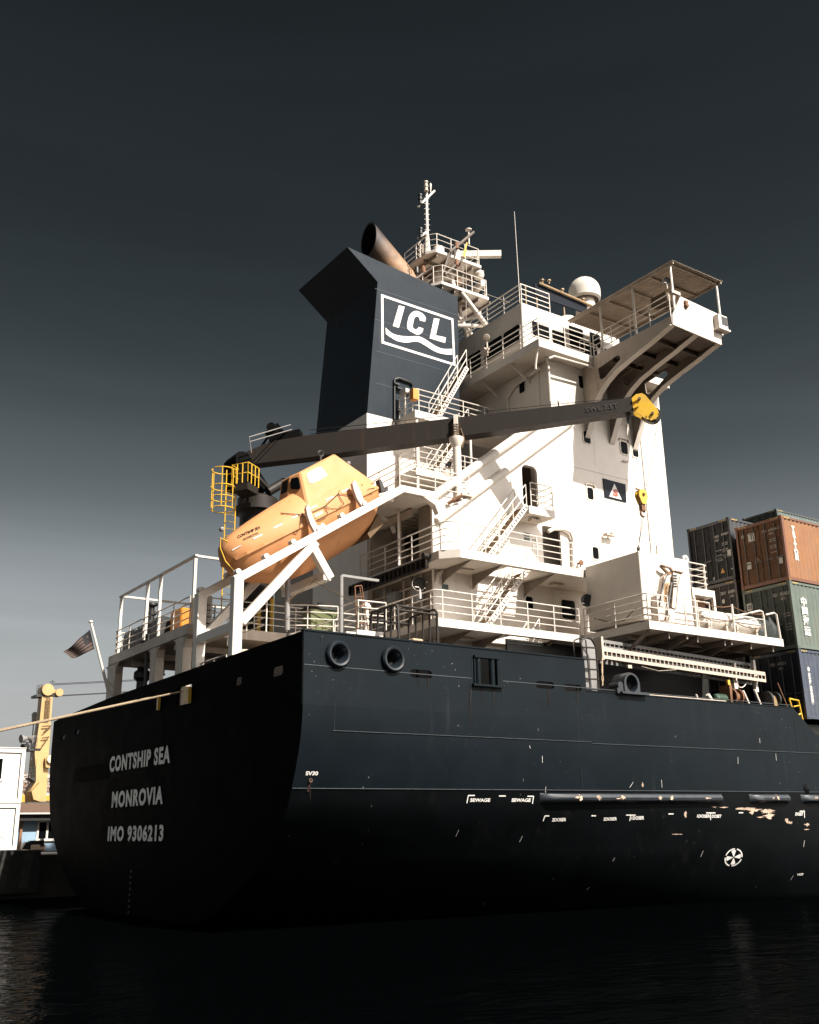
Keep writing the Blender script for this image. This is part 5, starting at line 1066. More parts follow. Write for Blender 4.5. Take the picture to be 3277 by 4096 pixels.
# folded provision crane in front of the deck store
PCn = thing('provision_crane', 'small folded knuckle-boom crane, white and rusty, beside the deck store', 'crane', on1('Y',.3,'q3',330,1085))
def pcprism(nm, q, y, th, mats): mb = MB(); mb.prism(on('Y', y, 'q3', *q), (0,th,0)); return mb.build(nm, mats, PCn)
M['pcr'] = mat('rust_stained_white', (.62,.52,.44), .55, noise=.15, streak=1, streak_col=(.22,.10,.04), dirt=.4)
a = pcprism('lower_boom', [(318,735),(345,702),(372,700),(388,700),(372,790),(355,960),(342,1085),(318,1085),(285,970),(300,860)], .28, .22, 'pcr')
mb = MB(); q = on('Y',.275,'q3',(318,735),(345,702),(372,700),(388,700),(372,790),(355,960),(342,1085)); mb.tube(q, .018, 5); q = on('Y',.275,'q3',(342,1085),(318,1085),(285,970),(300,860),(318,735)); mb.tube(q, .022, 5); q = on('Y',.195,'q3',(398,690),(462,708),(452,735),(436,800),(418,1000),(384,985),(400,800),(396,740)); mb.tube(q, .02, 5); mb.build('flange_edge', M.setdefault('brownst', mat('brown_rust_stain', (.14,.07,.03), .7, noise=.3)), PCn)
pcprism('boom_sign_plate', [(325,788),(362,780),(350,948),(320,945)], .262, .012, M.setdefault('ochre', mat('ochre_plate', (.42,.24,.10), .5, noise=.2, dirt=.3)))
p, q, t = on('Y', .25, 'q3', (344,942),(352,795),(327,940)); lettering('crane_lettering', 'CAYOTEC', p, q-p, t-p, 'dark', PCn, off=(0,-.004,0), bold=.02)
pcprism('front_arm', [(398,690),(462,708),(452,735),(436,800),(418,1000),(384,985),(400,800),(396,740)], .2, .2, 'pcr')
mb = MB()
for k in range(5): b_ = 715+k*22; mb.prism(on('Y',.17,'q3',(392,b_),(432,b_+5),(430,b_+14),(390,b_+9)), (0,.03,0))
for b_ in (845,905,955): mb.prism(on('Y',.17,'q3',(368,b_),(382,b_),(380,b_+14),(366,b_+14)), (0,.03,0))
mb.build('arm_slot', 'dark', PCn)
mb = MB(); q = on('Y',.3,'q3',(292,642),(350,700)); mb.beam(q[0],q[1],.1,.09); q = on('Y',.25,'q3',(300,638),(370,662),(392,690)); mb.beam(q[0],q[1],.08,.06); mb.beam(q[1],q[2],.08,.08); q = on('Y',.3,'q3',(345,712),(392,688)); mb.beam(q[0],q[1],.1,.1); mb.beam(on1('Y',.28,'q3',395,690), on1('Y',.28,'q3',462,706), .26, .05); mb.build('knuckle_link', mat('brown_stained_steel', (.16,.085,.04), .6, noise=.3), PCn)
mb = MB(); mb.prism(on('Y',.2,'q3',(262,885),(300,890),(330,1060),(320,1092),(275,1085)), (0,.35,0)); mb.prism(on('Y',.22,'q3',(342,1000),(412,990),(400,1080),(375,1080),(372,1045),(355,1045),(350,1085),(340,1085)), (0,.2,0)); mb.build('crane_base', 'pcr', PCn)
mb = MB(); q = on('Y',.16,'q3',(285,970),(300,870),(345,720)); mb.tube(q, .03, 6); mb.tube(on('Y',.16,'q3',(350,1060),(362,930),(385,780)), .04, 6); mb.build('hydraulic_pipe', 'dark', PCn)
# green wheeled bin
x0 = on1('Y', ext[4].y+.35, 'q1', 180, 850); x1 = on1('Y', ext[4].y+.35, 'q1', 400, 860); by0 = ext[4].y+.3; BX = (x0.x+x1.x)/2; bw = (x1.x-x0.x)/2
BN = thing('wheeled_bin', 'green wheeled rubbish bin with black lid behind the stern corner railing', 'bin', (BX, by0+.4, 10.0))
mb = MB(); mb.hexa([(BX-bw*.82,by0+.08,10.08),(BX+bw*.82,by0+.08,10.08),(BX+bw*.82,by0+.7,10.08),(BX-bw*.82,by0+.7,10.08)], [(BX-bw,by0,10.95),(BX+bw,by0,10.95),(BX+bw,by0+.8,10.95),(BX-bw,by0+.8,10.95)])
for s in (-.5,0,.5): mb.box((BX+bw*s-.03,by0+.02,10.2),(BX+bw*s+.03,by0+.06,10.9))
mb.build('bin_body', 'green', BN, bevel=.04)
mb = MB(); mb.hexa([(BX-bw-.04,by0-.04,10.95),(BX+bw+.04,by0-.04,10.95),(BX+bw+.04,by0+.84,10.95),(BX-bw-.04,by0+.84,10.95)], [(BX-bw*.8,by0+.1,11.12),(BX+bw*.8,by0+.1,11.12),(BX+bw*.8,by0+.7,11.12),(BX-bw*.8,by0+.7,11.12)]); mb.box((BX-.25,by0-.02,11.1),(BX-.05,by0+.1,11.2)); mb.build('bin_lid', 'dark', BN)
mb = MB()
for s in (-1,1): mb.tube([(BX+s*bw*.7,by0+.6,10.1),(BX+s*bw*.7+.06,by0+.6,10.1)], .1, 12)
mb.build('wheel', 'dark', BN)
# rusty step ladder and white locker
yl = ext[2].y+.25
SL = MB(); q = on('Y', yl, 'q1', (548,600),(603,592),(655,958),(566,955)); SL.tube([q[0],q[3]], .022, 6); SL.tube([q[1],q[2]], .022, 6); SL.tube([q[0],q[1]], .022, 6); SL.tube([q[1]+V((.1,.3,0)), q[2]+V((.2,.5,0))], .022, 6)
for t in (.25,.45,.65,.85): SL.beam(q[0].lerp(q[3],t), q[1].lerp(q[2],t), .1, .03)
o = SL.build('step_ladder', 'rust'); tag(o, 'narrow rusty step ladder leaning at the railing corner', 'step ladder'); rebase(o, V((q[3].x,yl,10)))
WC = MB(); a = on('Y',1.25,'q1',(565,950),(780,978)); WC.box((a[0].x,1.25,8.42),(a[1].x,1.8,max(8.55,a[0].z))); WC.box((a[0].x-.35,1.3,8.42),(a[0].x,1.7,max(8.5,a[0].z-.08))); o = WC.build('mooring_locker', 'trim'); tag(o, 'low white steel locker just showing above the bulwark', 'locker'); rebase(o, (a[0].x,1.5,8.42))
mb = MB(); p = on1('Y',yl+.3,'q1',640,770); mb.lathe(p, (0,0,1), [(.01,.2),(.13,.14),(.2,0),(.17,-.05)], 14); mb.tube([p, V((p.x,p.y,10))], .1, 10); o = mb.build('mushroom_vent', 'trim'); tag(o, 'small white mushroom vent behind the rusty step ladder', 'vent'); rebase(o, (p.x,p.y,10))
# bent-tube frame on the bulwark
TF = thing('tube_frame', 'dark bent-tube frame of two hoops standing on the ship side', 'frame', on1('Y',.2,'q1',905,1040))
def hoop(cx, pts, vert, nm):
    mb = MB(); mb.tube(on('X', cx, 'q1', *pts), .045, 8)
    for a, b_ in vert: mb.tube(on('X', cx, 'q1', a, b_), .035, 6)
    return mb.build(nm, 'boom', TF)
h1 = on1('Y',.2,'q1',905,1040).x; h2 = on1('Y',.2,'q1',1222,1075).x
hoop(h1, [(675,1025),(678,835),(695,808),(860,752),(885,752),(897,775),(905,1045)], [((735,790),(732,1030)),((790,772),(787,1033)),((840,760),(840,1038))], 'hoop')
hoop(h2, [(988,1055),(986,880),(1005,852),(1165,795),(1195,790),(1213,815),(1222,1078)], [((1042,838),(1045,1060)),((1098,818),(1102,1066)),((1152,800),(1158,1072))], 'hoop')
mb = MB(); a = on('X',h1,'q1',(860,752),(890,790),(678,870)); b_ = on('X',h2,'q1',(1165,795),(1205,830),(986,908))
for p, q in zip(a, b_): mb.tube([p,q], .04, 8)
mb.build('link_tube', 'boom', TF)
mb = MB(); p = on1('Y',.5,'q1',1040,1045); mb.box(p+V((-.2,-.15,-.3)), p+V((.2,.2,.06))); o = mb.build('cardboard_box', mat('tan_cardboard', (.45,.30,.19), .8), None, bevel=.03); tag(o, 'small tan box at the foot of the bent-tube frame', 'box'); rebase(o, p+V((0,0,-.3)))
# stowed perforated plank below the boat deck
BP = MB(); p, q = on('X', 7.75, 'q1', (505,500), (1125,292)); y0_, y1_ = min(p.y,q.y), max(p.y,q.y); z_ = 12.15
for zz in (0,.36): BP.box((7.7,y0_,z_+zz),(7.78,y1_,z_+zz+.05))
for k in range(19): y = y0_+(y1_-y0_)*k/18; BP.box((7.7,y-.03,z_+.05),(7.78,y+.03,z_+.36))
BP.box((7.79,y0_,z_),(7.85,y1_,z_+.41)); BP.tube([(7.6,y0_,z_+.45),(7.9,y0_,z_+.45)], .12, 12)
o = BP.build('boarding_plank', 'boom'); tag(o, 'dark stowed boarding plank hung along the aft edge of a deck', 'plank'); rebase(o, (7.75,(y0_+y1_)/2,z_))
# poop platform gear
p, q = on('X', .75, 'r6', (540,600), (622,600)); z1 = on1('X',.75,'r6',600,545).z
LK = MB(); LK.box((.75,q.y,10.0),(1.45,p.y,z1)); LK = LK.build('orange_locker', 'locker', None, bevel=.05); tag(LK, 'bright orange upright locker on the poop platform', 'locker'); rebase(LK, (1.1,(p.y+q.y)/2,10))
random.seed(5); TP = MB(); y = p.y + .25
while y < 16.7: TP.hexa([(.45,y,10),(1.2,y,10),(1.2,y+.32,10),(.45,y+.32,10)], [(.48,y,10.86+random.random()*.2),(1.1,y,10.9),(1.1,y+.3,10.9),(.48,y+.3,10.8+random.random()*.2)]); y += .33
o = TP.build('tarpaulin_covered_gear', mat('black_tarpaulin', (.008,.008,.008), .6, bump=.4, bscale=6)); tag(o, 'row of black covered gear behind the stern railing', 'covered gear'); rebase(o, (.8,13.8,10))
for lab, c, a, b_, s in (('black mushroom-topped vent above the poop railing', 'r6', 400, 505, 1.0), ('wide black vent head behind the far ramp girder', 'r6', 800, 395, 1.15)):
    p = on1('X', 1.6, c, a, b_); mb = MB(); mb.lathe(p, (0,0,1), [(.01,.02),(.24*s,0),(.25*s,-.1),(.12,-.16),(.12,-.34),(.22*s,-.38),(.22*s,-.5),(.13,-.55),(.13,10-p.z)], 16); o = mb.build('mushroom_vent', 'dark'); tag(o, lab, 'vent'); rebase(o, (p.x,p.y,10))
p = on1('X', 1.2, 'r6', 825, 600); LT = thing('deck_lantern', 'caged white lantern standing behind the far ramp girder', 'lantern', (p.x,p.y,10))
mb = MB(); 
for dz in (-.35,-.1,.15,.35): mb.tube(ring(p+V((0,0,dz)), (0,0,1), .3, 16, ref=(1,0,0)), .018, 5)
for a in range(0,360,60): mb.tube([p+V((.3*math.cos(R(a)),.3*math.sin(R(a)),-.35)), p+V((.3*math.cos(R(a)),.3*math.sin(R(a)),.35))], .014, 4)
mb.tube([V((p.x,p.y,10)), p+V((0,0,-.35))], .08, 8); mb.build('cage', 'dark', LT)
mb = MB(); mb.lathe(p, (0,0,1), [(.01,-.32),(.16,-.3),(.16,.7),(.1,.8),(.01,.82)], 14); mb.build('lamp_glass', 'raft', LT)
for lab, a, b0, b1, r in (('dark capstan under the poop platform by the stern column', 330, 970, 1140, .28), ('dark bitt near the second poop column', 455, 1045, 1100, .16)):
    p, q = on('X', 1.3, 'r6', (a,b0), (a,b1)); mb = MB(); mb.lathe((p.x,p.y,6.9), (0,0,1), [(r*1.5,0),(r*1.3,.15),(r*.9,.3),(r*.8,q.z-6.9+.2),(r*1.3,q.z-6.9+.35),(r*1.25,q.z-6.9+.6),(r*.8,q.z-6.9+.7),(r*.8,p.z-6.9-.1),(r*1.5,p.z-6.9-.05),(r*1.5,p.z-6.9),(.01,p.z-6.9)], 16); o = mb.build('capstan', 'dark'); tag(o, lab, 'capstan'); rebase(o, (p.x,p.y,6.9))
p = on1('X',.25,'r6',365,800); q = on1('X',.25,'r6',360,1100); mb = MB(); mb.tube([p,V((.25,p.y,7))], .07, 8); mb.lathe(p, (0,0,1), [(.3,-.03),(.3,.02),(.1,.06),(.1,.3)], 14); o = mb.build('lamp_standard', 'dark'); tag(o, 'dark deck lamp post in front of the poop columns', 'lamp post'); rebase(o, (.25,p.y,7))
# flag and staff
f0, f1 = on('Y', 16.7, 'F', (438,2786), (364,2490)); mb = MB(); mb.tube([f0,f1], .065, 10, r2=.05); mb.lathe(f1, (f1-f0), [(.09,0),(.09,.06),(.01,.1)], 10); mb.tube([f0+V((.5,0,.0)), f0.lerp(f1,.25)], .03, 6)
o = mb.build('flagstaff', 'trim'); tag(o, 'white flagstaff leaning out over the stern', 'flagstaff'); rebase(o, f0)
q = on('Y', 16.7, 'f4', (690,130), (724,278), (540,366), (490,302)); mb = MB(); nu, nv = 22, 11
def fl(u, v): p = (q[0].lerp(q[3],u)).lerp(q[1].lerp(q[2],u), v); return p + V((.02*math.sin(u*9), .16*math.sin(u*8.5+v*2.2)*u**.5, .05*math.sin(u*7+v)*u))
for i in range(nu):
    for j in range(nv):
        u, v = i/nu, j/nv; mb.cur = 2 if (u < .30 and v < .46) else (0 if j % 2 == 0 else 1); mb.poly([fl(u,v), fl(u+1/nu,v), fl(u+1/nu,v+1/nv), fl(u,v+1/nv)], True)
mb.cur = 1; st = []
for k in range(10): a = R(90+36*k); rr = .10 if k % 2 == 0 else .04; st.append((.15+rr*.62*math.cos(a), .23-rr*1.35*math.sin(a)))
cs = fl(.15,.23)+V((0,-.02,0))
for k in range(10): mb.poly([cs, fl(*st[k])+V((0,-.02,0)), fl(*st[(k+1)%10])+V((0,-.02,0))])
o = mb.build('ensign_flag', [mat('dark_red_cloth', (.022,.005,.005), .9), mat('dull_white_cloth', (.075,.055,.042), .9), mat('dark_blue_cloth', (.006,.006,.010), .9)], None, weld=False)
sm = None; tag(o, 'dark striped ensign with a starred canton blowing from the flagstaff', 'flag'); rebase(o, q[1])
# mooring ropes
dr = lambda c, a, b_, dep: (lambda d: CAM + d*(dep/FP))(ray(c,a,b_))
for lab, e, s0, dep in (('upper mooring rope from the yellow fairlead down to the left', on1('X',-.2,'f4',1400,604), (-22.3,25.95,2.45), 16), ('lower mooring rope running just beneath the other one', on1('X',-.2,'f4',1205,642), (-22.8,26.2,2.45), 16.4)):
    mb = MB(); s = V(s0); pts = sag(e, s, .10, 30); mb.tube(pts, .034, 8)
    o = mb.build('mooring_rope', 'rope'); tag(o, lab, 'rope', 'mooring ropes to the stern'); rebase(o, e)
# ================================================================ CONTAINERS
LN, WD, HT = 12.19, 2.438, 2.896
STK = 'stacked shipping containers forward of the house'
def container(label, X, Y, Z, col, side_mark=None, door=(), tape=True, noise=.12, frame=None):
    mt = mat('container_paint', col, .5, noise=noise, streak=.5, streak_col=(.13,.06,.03), dirt=.25, nscale=2); fm = mt if frame is None else mat('container_frame_paint', frame, .5, noise=.1, streak=.5)
    CT = thing('shipping_container', label, 'container', (X, Y+WD/2, Z), STK)
    mb = MB(); pit = .28; dep = .036; x = X+.16; z0, z1 = Z+.16, Z+HT-.12; vs = []
    while x < X+LN-.2:
        vs += [(x,0),(x+.07,0),(x+.07+.068,dep),(x+.07+.068+.072,dep)]; x += pit
    for yy, sg in ((Y+.02, 1), (Y+WD-.02, -1)):
        v3 = [(a, yy+sg*d, z) for a, d in vs for z in (z0,z1)]
        mb.raw(v3, [(2*i,2*i+2,2*i+3,2*i+1) for i in range(len(vs)-1)])
        if yy < Y+1: mb.build('side_panel', mt, CT); mb = MB()
    mb.build('side_panel', mt, CT)
    mb = MB()
    for yy in (Y, Y+WD-.1):
        mb.box((X+.16,yy,Z+.02),(X+LN-.16,yy+.1,Z+.16)); mb.box((X+.16,yy+.0,Z+HT-.12),(X+LN-.16,yy+.08,Z+HT-.03))
        for xx in (X+.02, X+LN-.16): mb.box((xx,yy,Z+.118),(xx+.14,yy+.1,Z+HT-.118))
    mb.box((X+.02,Y+.1,Z+.02),(X+.16,Y+WD-.1,Z+.17)); mb.box((X+.02,Y+.1,Z+HT-.17),(X+.16,Y+WD-.1,Z+HT-.03))
    mb.build('frame', fm, CT)
    mb = MB()
    for xx in (X, X+LN-.18):
        for yy in (Y-.006, Y+WD-.156):
            for zz in (Z, Z+HT-.118): mb.box((xx,yy,zz),(xx+.18,yy+.162,zz+.118))
    mb.build('corner_casting', mat('casting', tuple(c*.6 for c in col), .6, noise=.3), CT)
    mb = MB(); mb.box((X+.1,Y+.05,Z+HT-.06),(X+LN-.1,Y+WD-.05,Z+HT-.03)); mb.box((X+.2,Y+.1,Z+.1),(X+LN-.2,Y+WD-.1,Z+.16)); mb.build('roof', mt, CT)
    dm = mat('shaded_container_door', tuple(c*.36 for c in col), .6, noise=.25, streak=.4, streak_col=(.02,.012,.008), dirt=.1, spec=.25)  # container paint darkened, shade of the door end put into it
    for k in (0,1):
        y0 = Y+.1+k*(WD-.2)/2; y1 = y0+(WD-.2)/2; mb = MB(); mb.box((X+.07,y0+.01,Z+.17),(X+.11,y1-.01,Z+HT-.17))
        for t in range(5): z = Z+.3+t*.56; mb.box((X+.055,y0+.05,z),(X+.07,y1-.05,z+.30))
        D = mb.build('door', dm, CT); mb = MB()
        for t in (.28,.74): y = y0+(y1-y0)*t; mb.tube([(X+.035,y,Z+.05),(X+.035,y,Z+HT-.06)], .02, 6); mb.box((X+.01,y-.06,Z+1.05),(X+.05,y+.06,Z+1.12)); mb.beam((X+.02,y,Z+1.08),(X+.02,y-.32,Z+1.10),.02,.04)
        mb.build('lock_rod', M['rod'] if 'rod' in M else M.setdefault('rod', mat('dull_zinc_rod', (.10,.095,.09), .5, metal=.3)), D)
    if tape:
        mb = MB()
        for k in range(4): x = X+.2+k*.1; mb.poly([(x,Y-.002,Z+HT-.11),(x+.05,Y-.002,Z+HT-.11),(x+.09,Y-.002,Z+HT-.04),(x+.04,Y-.002,Z+HT-.04)]); y = Y+.18+k*.1; mb.poly([(X+.018,y,Z+HT-.11),(X+.018,y+.05,Z+HT-.11),(X+.018,y+.09,Z+HT-.04),(X+.018,y+.04,Z+HT-.04)]); y = Y+WD-.55+k*.1; mb.poly([(X+.018,y,Z+HT-.11),(X+.018,y+.05,Z+HT-.11),(X+.018,y+.09,Z+HT-.04),(X+.018,y+.04,Z+HT-.04)])
        mb.build('hazard_tape', 'tapey' if 'tapey' in M else M.setdefault('tapey', mat('yellow_tape', (.45,.30,.06), .6)), CT)
    for body, u0, v0, u1, v1, mts in door:                     # u from the port edge (photo left), v up, as fractions of the door end
        if body == '#':
            decal('door_placard', [[(X+.03,Y+WD*(1-u0),Z+HT*v0),(X+.03,Y+WD*(1-u1),Z+HT*v0),(X+.03,Y+WD*(1-u1),Z+HT*v1),(X+.03,Y+WD*(1-u0),Z+HT*v1)]], mts, CT)
        elif body == '^':
            decal('warning_triangle', [[(X+.03,Y+WD*(1-u0),Z+HT*v0),(X+.03,Y+WD*(1-u1),Z+HT*v0),(X+.03,Y+WD*(1-(u0+u1)/2),Z+HT*v1)]], mts, CT)
        else: lettering('door_lettering', body, (X+.026,Y+WD*(1-u0),Z+HT*v0), (0,-WD*(u1-u0),0), (0,0,HT*(v1-v0)), mts, CT, bold=.015)
    if side_mark:
        body, x0, x1, z0, z1, mts, vert = side_mark
        lettering('side_lettering', '\n'.join(body) if vert else body, (X+x0,Y+.014,Z+z0), (x1-x0,0,0), (0,0,z1-z0), mts, CT, bold=.06 if body[0] == 'T' else .03, vertical=vert, spacing=(.78 if len(body) == 6 and body[0] == 'T' else 1.02))
    return CT
M['dim'] = mat('dim_door_lettering', (.42,.39,.35), .6); M['dimo'] = mat('dim_orange_label', (.5,.24,.04), .6); M['pale'] = mat('pale_placard', (.45,.42,.36), .6, noise=.3, nscale=25)  # door lettering dimmed, the end's shade put into its colour
sm_ = [('22.00', .70, t, .82, t+.02, 'dim') for t in ()]
def fine(u, vs_): return [('MAX 30480', u, v, u+.13, v+.018, 'dim') for v in vs_]
XA = 23.32
def sidepx(Y, X, c, p): q = on1('Y', Y, c, *p); return q.x-X, q.z
def smark(body, X, Y, Z, c, tl, br, mts='mark'):
    a, b_ = on('Y', Y, c, tl, br); return (body, a.x-X, b_.x-X, b_.z-Z, a.z-Z, mts, True)
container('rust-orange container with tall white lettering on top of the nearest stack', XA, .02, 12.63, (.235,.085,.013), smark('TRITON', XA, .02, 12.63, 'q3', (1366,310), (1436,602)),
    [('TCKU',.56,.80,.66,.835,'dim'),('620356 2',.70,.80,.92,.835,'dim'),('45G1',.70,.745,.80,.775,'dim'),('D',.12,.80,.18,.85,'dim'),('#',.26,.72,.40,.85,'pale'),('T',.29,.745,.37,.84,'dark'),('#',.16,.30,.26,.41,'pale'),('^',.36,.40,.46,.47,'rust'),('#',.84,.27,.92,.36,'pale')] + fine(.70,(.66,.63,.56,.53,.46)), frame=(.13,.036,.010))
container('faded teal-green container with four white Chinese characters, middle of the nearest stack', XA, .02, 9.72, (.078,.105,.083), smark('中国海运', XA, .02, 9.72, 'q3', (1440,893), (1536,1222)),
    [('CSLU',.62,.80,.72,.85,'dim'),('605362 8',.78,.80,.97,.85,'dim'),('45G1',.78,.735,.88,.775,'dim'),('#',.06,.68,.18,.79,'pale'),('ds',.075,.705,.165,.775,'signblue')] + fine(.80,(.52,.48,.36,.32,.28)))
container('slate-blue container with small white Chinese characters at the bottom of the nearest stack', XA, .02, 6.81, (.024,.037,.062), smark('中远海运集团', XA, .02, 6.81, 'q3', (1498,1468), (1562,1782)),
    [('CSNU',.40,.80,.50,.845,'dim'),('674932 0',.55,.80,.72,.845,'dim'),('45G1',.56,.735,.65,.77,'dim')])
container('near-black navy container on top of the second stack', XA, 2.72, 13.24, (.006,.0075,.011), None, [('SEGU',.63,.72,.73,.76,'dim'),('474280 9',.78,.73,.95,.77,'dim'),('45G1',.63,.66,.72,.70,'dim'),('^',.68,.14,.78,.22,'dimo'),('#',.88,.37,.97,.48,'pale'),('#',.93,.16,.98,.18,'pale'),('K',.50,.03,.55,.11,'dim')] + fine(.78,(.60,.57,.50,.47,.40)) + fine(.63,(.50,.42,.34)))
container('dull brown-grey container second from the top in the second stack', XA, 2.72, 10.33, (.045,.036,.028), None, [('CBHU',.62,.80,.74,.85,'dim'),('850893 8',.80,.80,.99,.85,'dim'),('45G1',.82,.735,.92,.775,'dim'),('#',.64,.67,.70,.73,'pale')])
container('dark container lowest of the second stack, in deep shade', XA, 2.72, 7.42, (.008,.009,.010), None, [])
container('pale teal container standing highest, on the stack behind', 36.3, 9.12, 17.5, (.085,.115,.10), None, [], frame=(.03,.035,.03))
mb = MB(); mb.box((36.3,9.2,6.6),(48.4,11.5,17.48)); mb.box((36.2,9.1,17.3),(48.5,11.6,17.48)); mb.build('lashing_bridge', 'dark', SHIP)
# ================================================================ QUAY BEHIND THE STERN
qz = 1.9
# concrete mooring block with painted stripes, bollard on top
e = on1('Y', 25.3, 'F', 167, 3400); zt = e.z
MK = thing('mooring_block', 'dark concrete quay block with faded stripes at the water edge', 'quay block', (e.x-4, 26, .3))
mb = MB(); mb.box((e.x-26,25.3,.25),(e.x,26.9,zt)); mb.build('block', 'darkconcrete', MK, bevel=.06)
mb = MB()
for k in range(9): x = e.x-.9-k*1.0; mb.poly([(x,25.285,.5),(x+.4,25.285,.5),(x+.55,25.285,zt-.12),(x+.15,25.285,zt-.12)])
mb.build('faded_stripe', mat('faded_stripe_paint', (.03,.028,.025), .9, noise=.5, nscale=4), MK)
BL_ = MB(); q = on('Y', 25.7, 'm4', (240,1932),(290,1850),(335,1846),(335,1832),(465,1832),(475,1805),(490,1815),(488,1895),(475,1905),(462,1872),(345,1880),(338,1932)); BL_.prism(q, (0,.45,0)); o = BL_.build('quay_bollard', 'dark', None, bevel=.04); tag(o, 'black horned mooring bollard on the striped quay block', 'bollard'); rebase(o, (q[0].x+.3,25.9,zt))
# two stacked site cabins
def cabin(label, c, tl, tr, bl, br, Y, extra):
    a, b_, p, q = on('Y', Y, c, tl, tr, bl, br); x1 = (b_.x+q.x)/2; x0 = x1-6.06; z1 = (a.z+b_.z)/2; z0 = q.z
    CBN = thing('site_cabin', label, 'cabin', ((x0+x1)/2, Y+1.2, z0), 'stacked white site cabins on the quay')
    mb = MB(); mb.box((x0+.12,Y+.06,z0+.12),(x1-.12,Y+2.4,z1-.1)); mb.build('wall', 'cab', CBN)
    mb = MB()
    for x in (x0,x1-.2): mb.box((x,Y,z0),(x+.2,Y+.2,z1)); mb.box((x,Y+2.25,z0),(x+.2,Y+2.45,z1))
    mb.box((x0+.2,Y,z0),(x1-.2,Y+.16,z0+.18)); mb.box((x0+.2,Y,z1-.22),(x1-.2,Y+.16,z1)); mb.box((x0-.02,Y-.04,z1),(x1+.02,Y+2.5,z1+.05)); mb.box((x1-.14,Y+.2,z0+.02),(x1-.02,Y+2.25,z1-.02))
    mb.build('frame', 'cab', CBN, bevel=.015)
    mb = MB(); mb.box((x0+.2,Y+.03,z1-.25),(x1-.2,Y+.055,z1-.22)); mb.box((x1-.24,Y+.03,z0+.18),(x1-.2,Y+.055,z1-.22)); mb.build('panel_gap', 'dark', CBN)
    return CBN, x0, x1, z0, z1
M['cab'] = mat('white_cabin_steel', (.80,.75,.69), .5, noise=.05, dirt=.15, streak=.2)
CY_ = 31.0
C1, x0, x1, z0, z1 = cabin('upper white site cabin with a dark window, stacked on another', 'm4', (0,805), (300,820), (0,1400), (225,1412), CY_, 1)
wq = on('Y', CY_, 'm4', (-60,905), (62,905), (20,1175)); mb = MB(); mb.box((wq[0].x,CY_-.005,wq[2].z),(wq[1].x,CY_+.05,wq[1].z)); W_ = mb.build('window', 'cab', C1); mb = MB(); mb.box((wq[0].x+.1,CY_-.012,wq[2].z+.12),(wq[1].x-.12,CY_-.004,wq[1].z-.1)); mb.build('pane', 'glass', W_)
C2, x0, x1, z0, z1 = cabin('lower white site cabin supporting the cabin above', 'm4', (0,1420), (215,1422), (0,1935), (195,1935), CY_, 2)
mb = MB(); q = on('Y', CY_-.01, 'm4', (0,1762),(50,1805),(0,1890)); mb.tube(q, .02, 4); mb.build('stencilled_mark', 'cab', C2)
# foundation strip under the cabins
mb = MB(); mb.box((x0,CY_,qz),(x1,CY_+2.4,z0)); o = mb.build('cabin_footing', 'concrete'); tag(o, 'concrete footing strip under the stacked white cabins', 'footing'); rebase(o, (x1-3,CY_+1.2,qz))
# blue office building with brown tiled roof
HY = 40.0; bq = on('Y', HY, 'm4', (200,1615), (640,1615), (200,2010)); zx = bq[0].z; HB_ = thing('blue_building', 'low light-blue quayside building with brown tiled roof and white window', 'building', (bq[1].x, HY+4, qz))
xl = bq[0].x-.6; xr = bq[1].x+9
M['bluew'] = mat('light_blue_render', (.25,.36,.46), .85, noise=.08, dirt=.2); M['tile'] = mat('brown_roof_tile', (.13,.075,.05), .8, noise=.4, nscale=9, bump=.6, bscale=14)
mb = MB(); mb.box((xl,HY,qz),(xr,HY+7,zx+.3)); mb.build('wall', 'bluew', HB_)
r0 = on1('Y', HY-.7, 'm4', 300, 1520); r1 = on1('Y', HY+2.6, 'm4', 300, 1420)
mb = MB(); mb.hexa([(xl-.5,HY-.7,r0.z-.05),(xr,HY-.7,r0.z-.05),(xr,HY+2.6,r1.z-.08),(xl-.5,HY+2.6,r1.z-.08)],[(xl-.5,HY-.7,r0.z),(xr,HY-.7,r0.z),(xr,HY+2.6,r1.z),(xl-.5,HY+2.6,r1.z)]); mb.build('roof', 'tile', HB_)
g0 = on1('Y', HY-.75, 'm4', 300, 1540); mb = MB(); mb.box((xl-.55,HY-.85,g0.z),(xr,HY-.7,r0.z-.02)); mb.build('gutter', 'trim', HB_)
f0_ = on1('Y', HY-.6, 'm4', 300, 1612); mb = MB(); mb.box((xl-.5,HY-.62,f0_.z),(xr,HY-.0,g0.z)); mb.build('eave', 'dark', HB_)
wq = on('Y', HY-.04, 'm4', (415,1630), (420,1812)); ww = 1.6*(wq[0].z-wq[1].z)*.8; wx = wq[0].x; mb = MB()
for x in (wx, wx+ww*.46, wx+ww*.94): mb.box((x,HY-.06,wq[1].z),(x+.12,HY,wq[0].z))
mb.box((wx,HY-.07,wq[0].z),(wx+ww,HY,wq[0].z+.12)); mb.box((wx-.06,HY-.12,wq[1].z-.14),(wx+ww+.1,HY,wq[1].z)); W_ = mb.build('window', 'trim', HB_); mb = MB(); mb.box((wx+.05,HY-.02,wq[1].z),(wx+ww,HY+.02,wq[0].z)); mb.build('pane', 'glass', W_)
dp = on('Y', HY-.15, 'm4', (230,1615), (268,1615), (212,1930)); mb = MB(); mb.box((dp[0].x,HY-.16,qz),(dp[1].x-.05,HY,dp[0].z)); mb.build('corner_post', mat('brown_post', (.22,.10,.045), .7), HB_)
mb = MB(); q = on('Y', 37.5, 'm4', (340,1885),(505,1860)); 
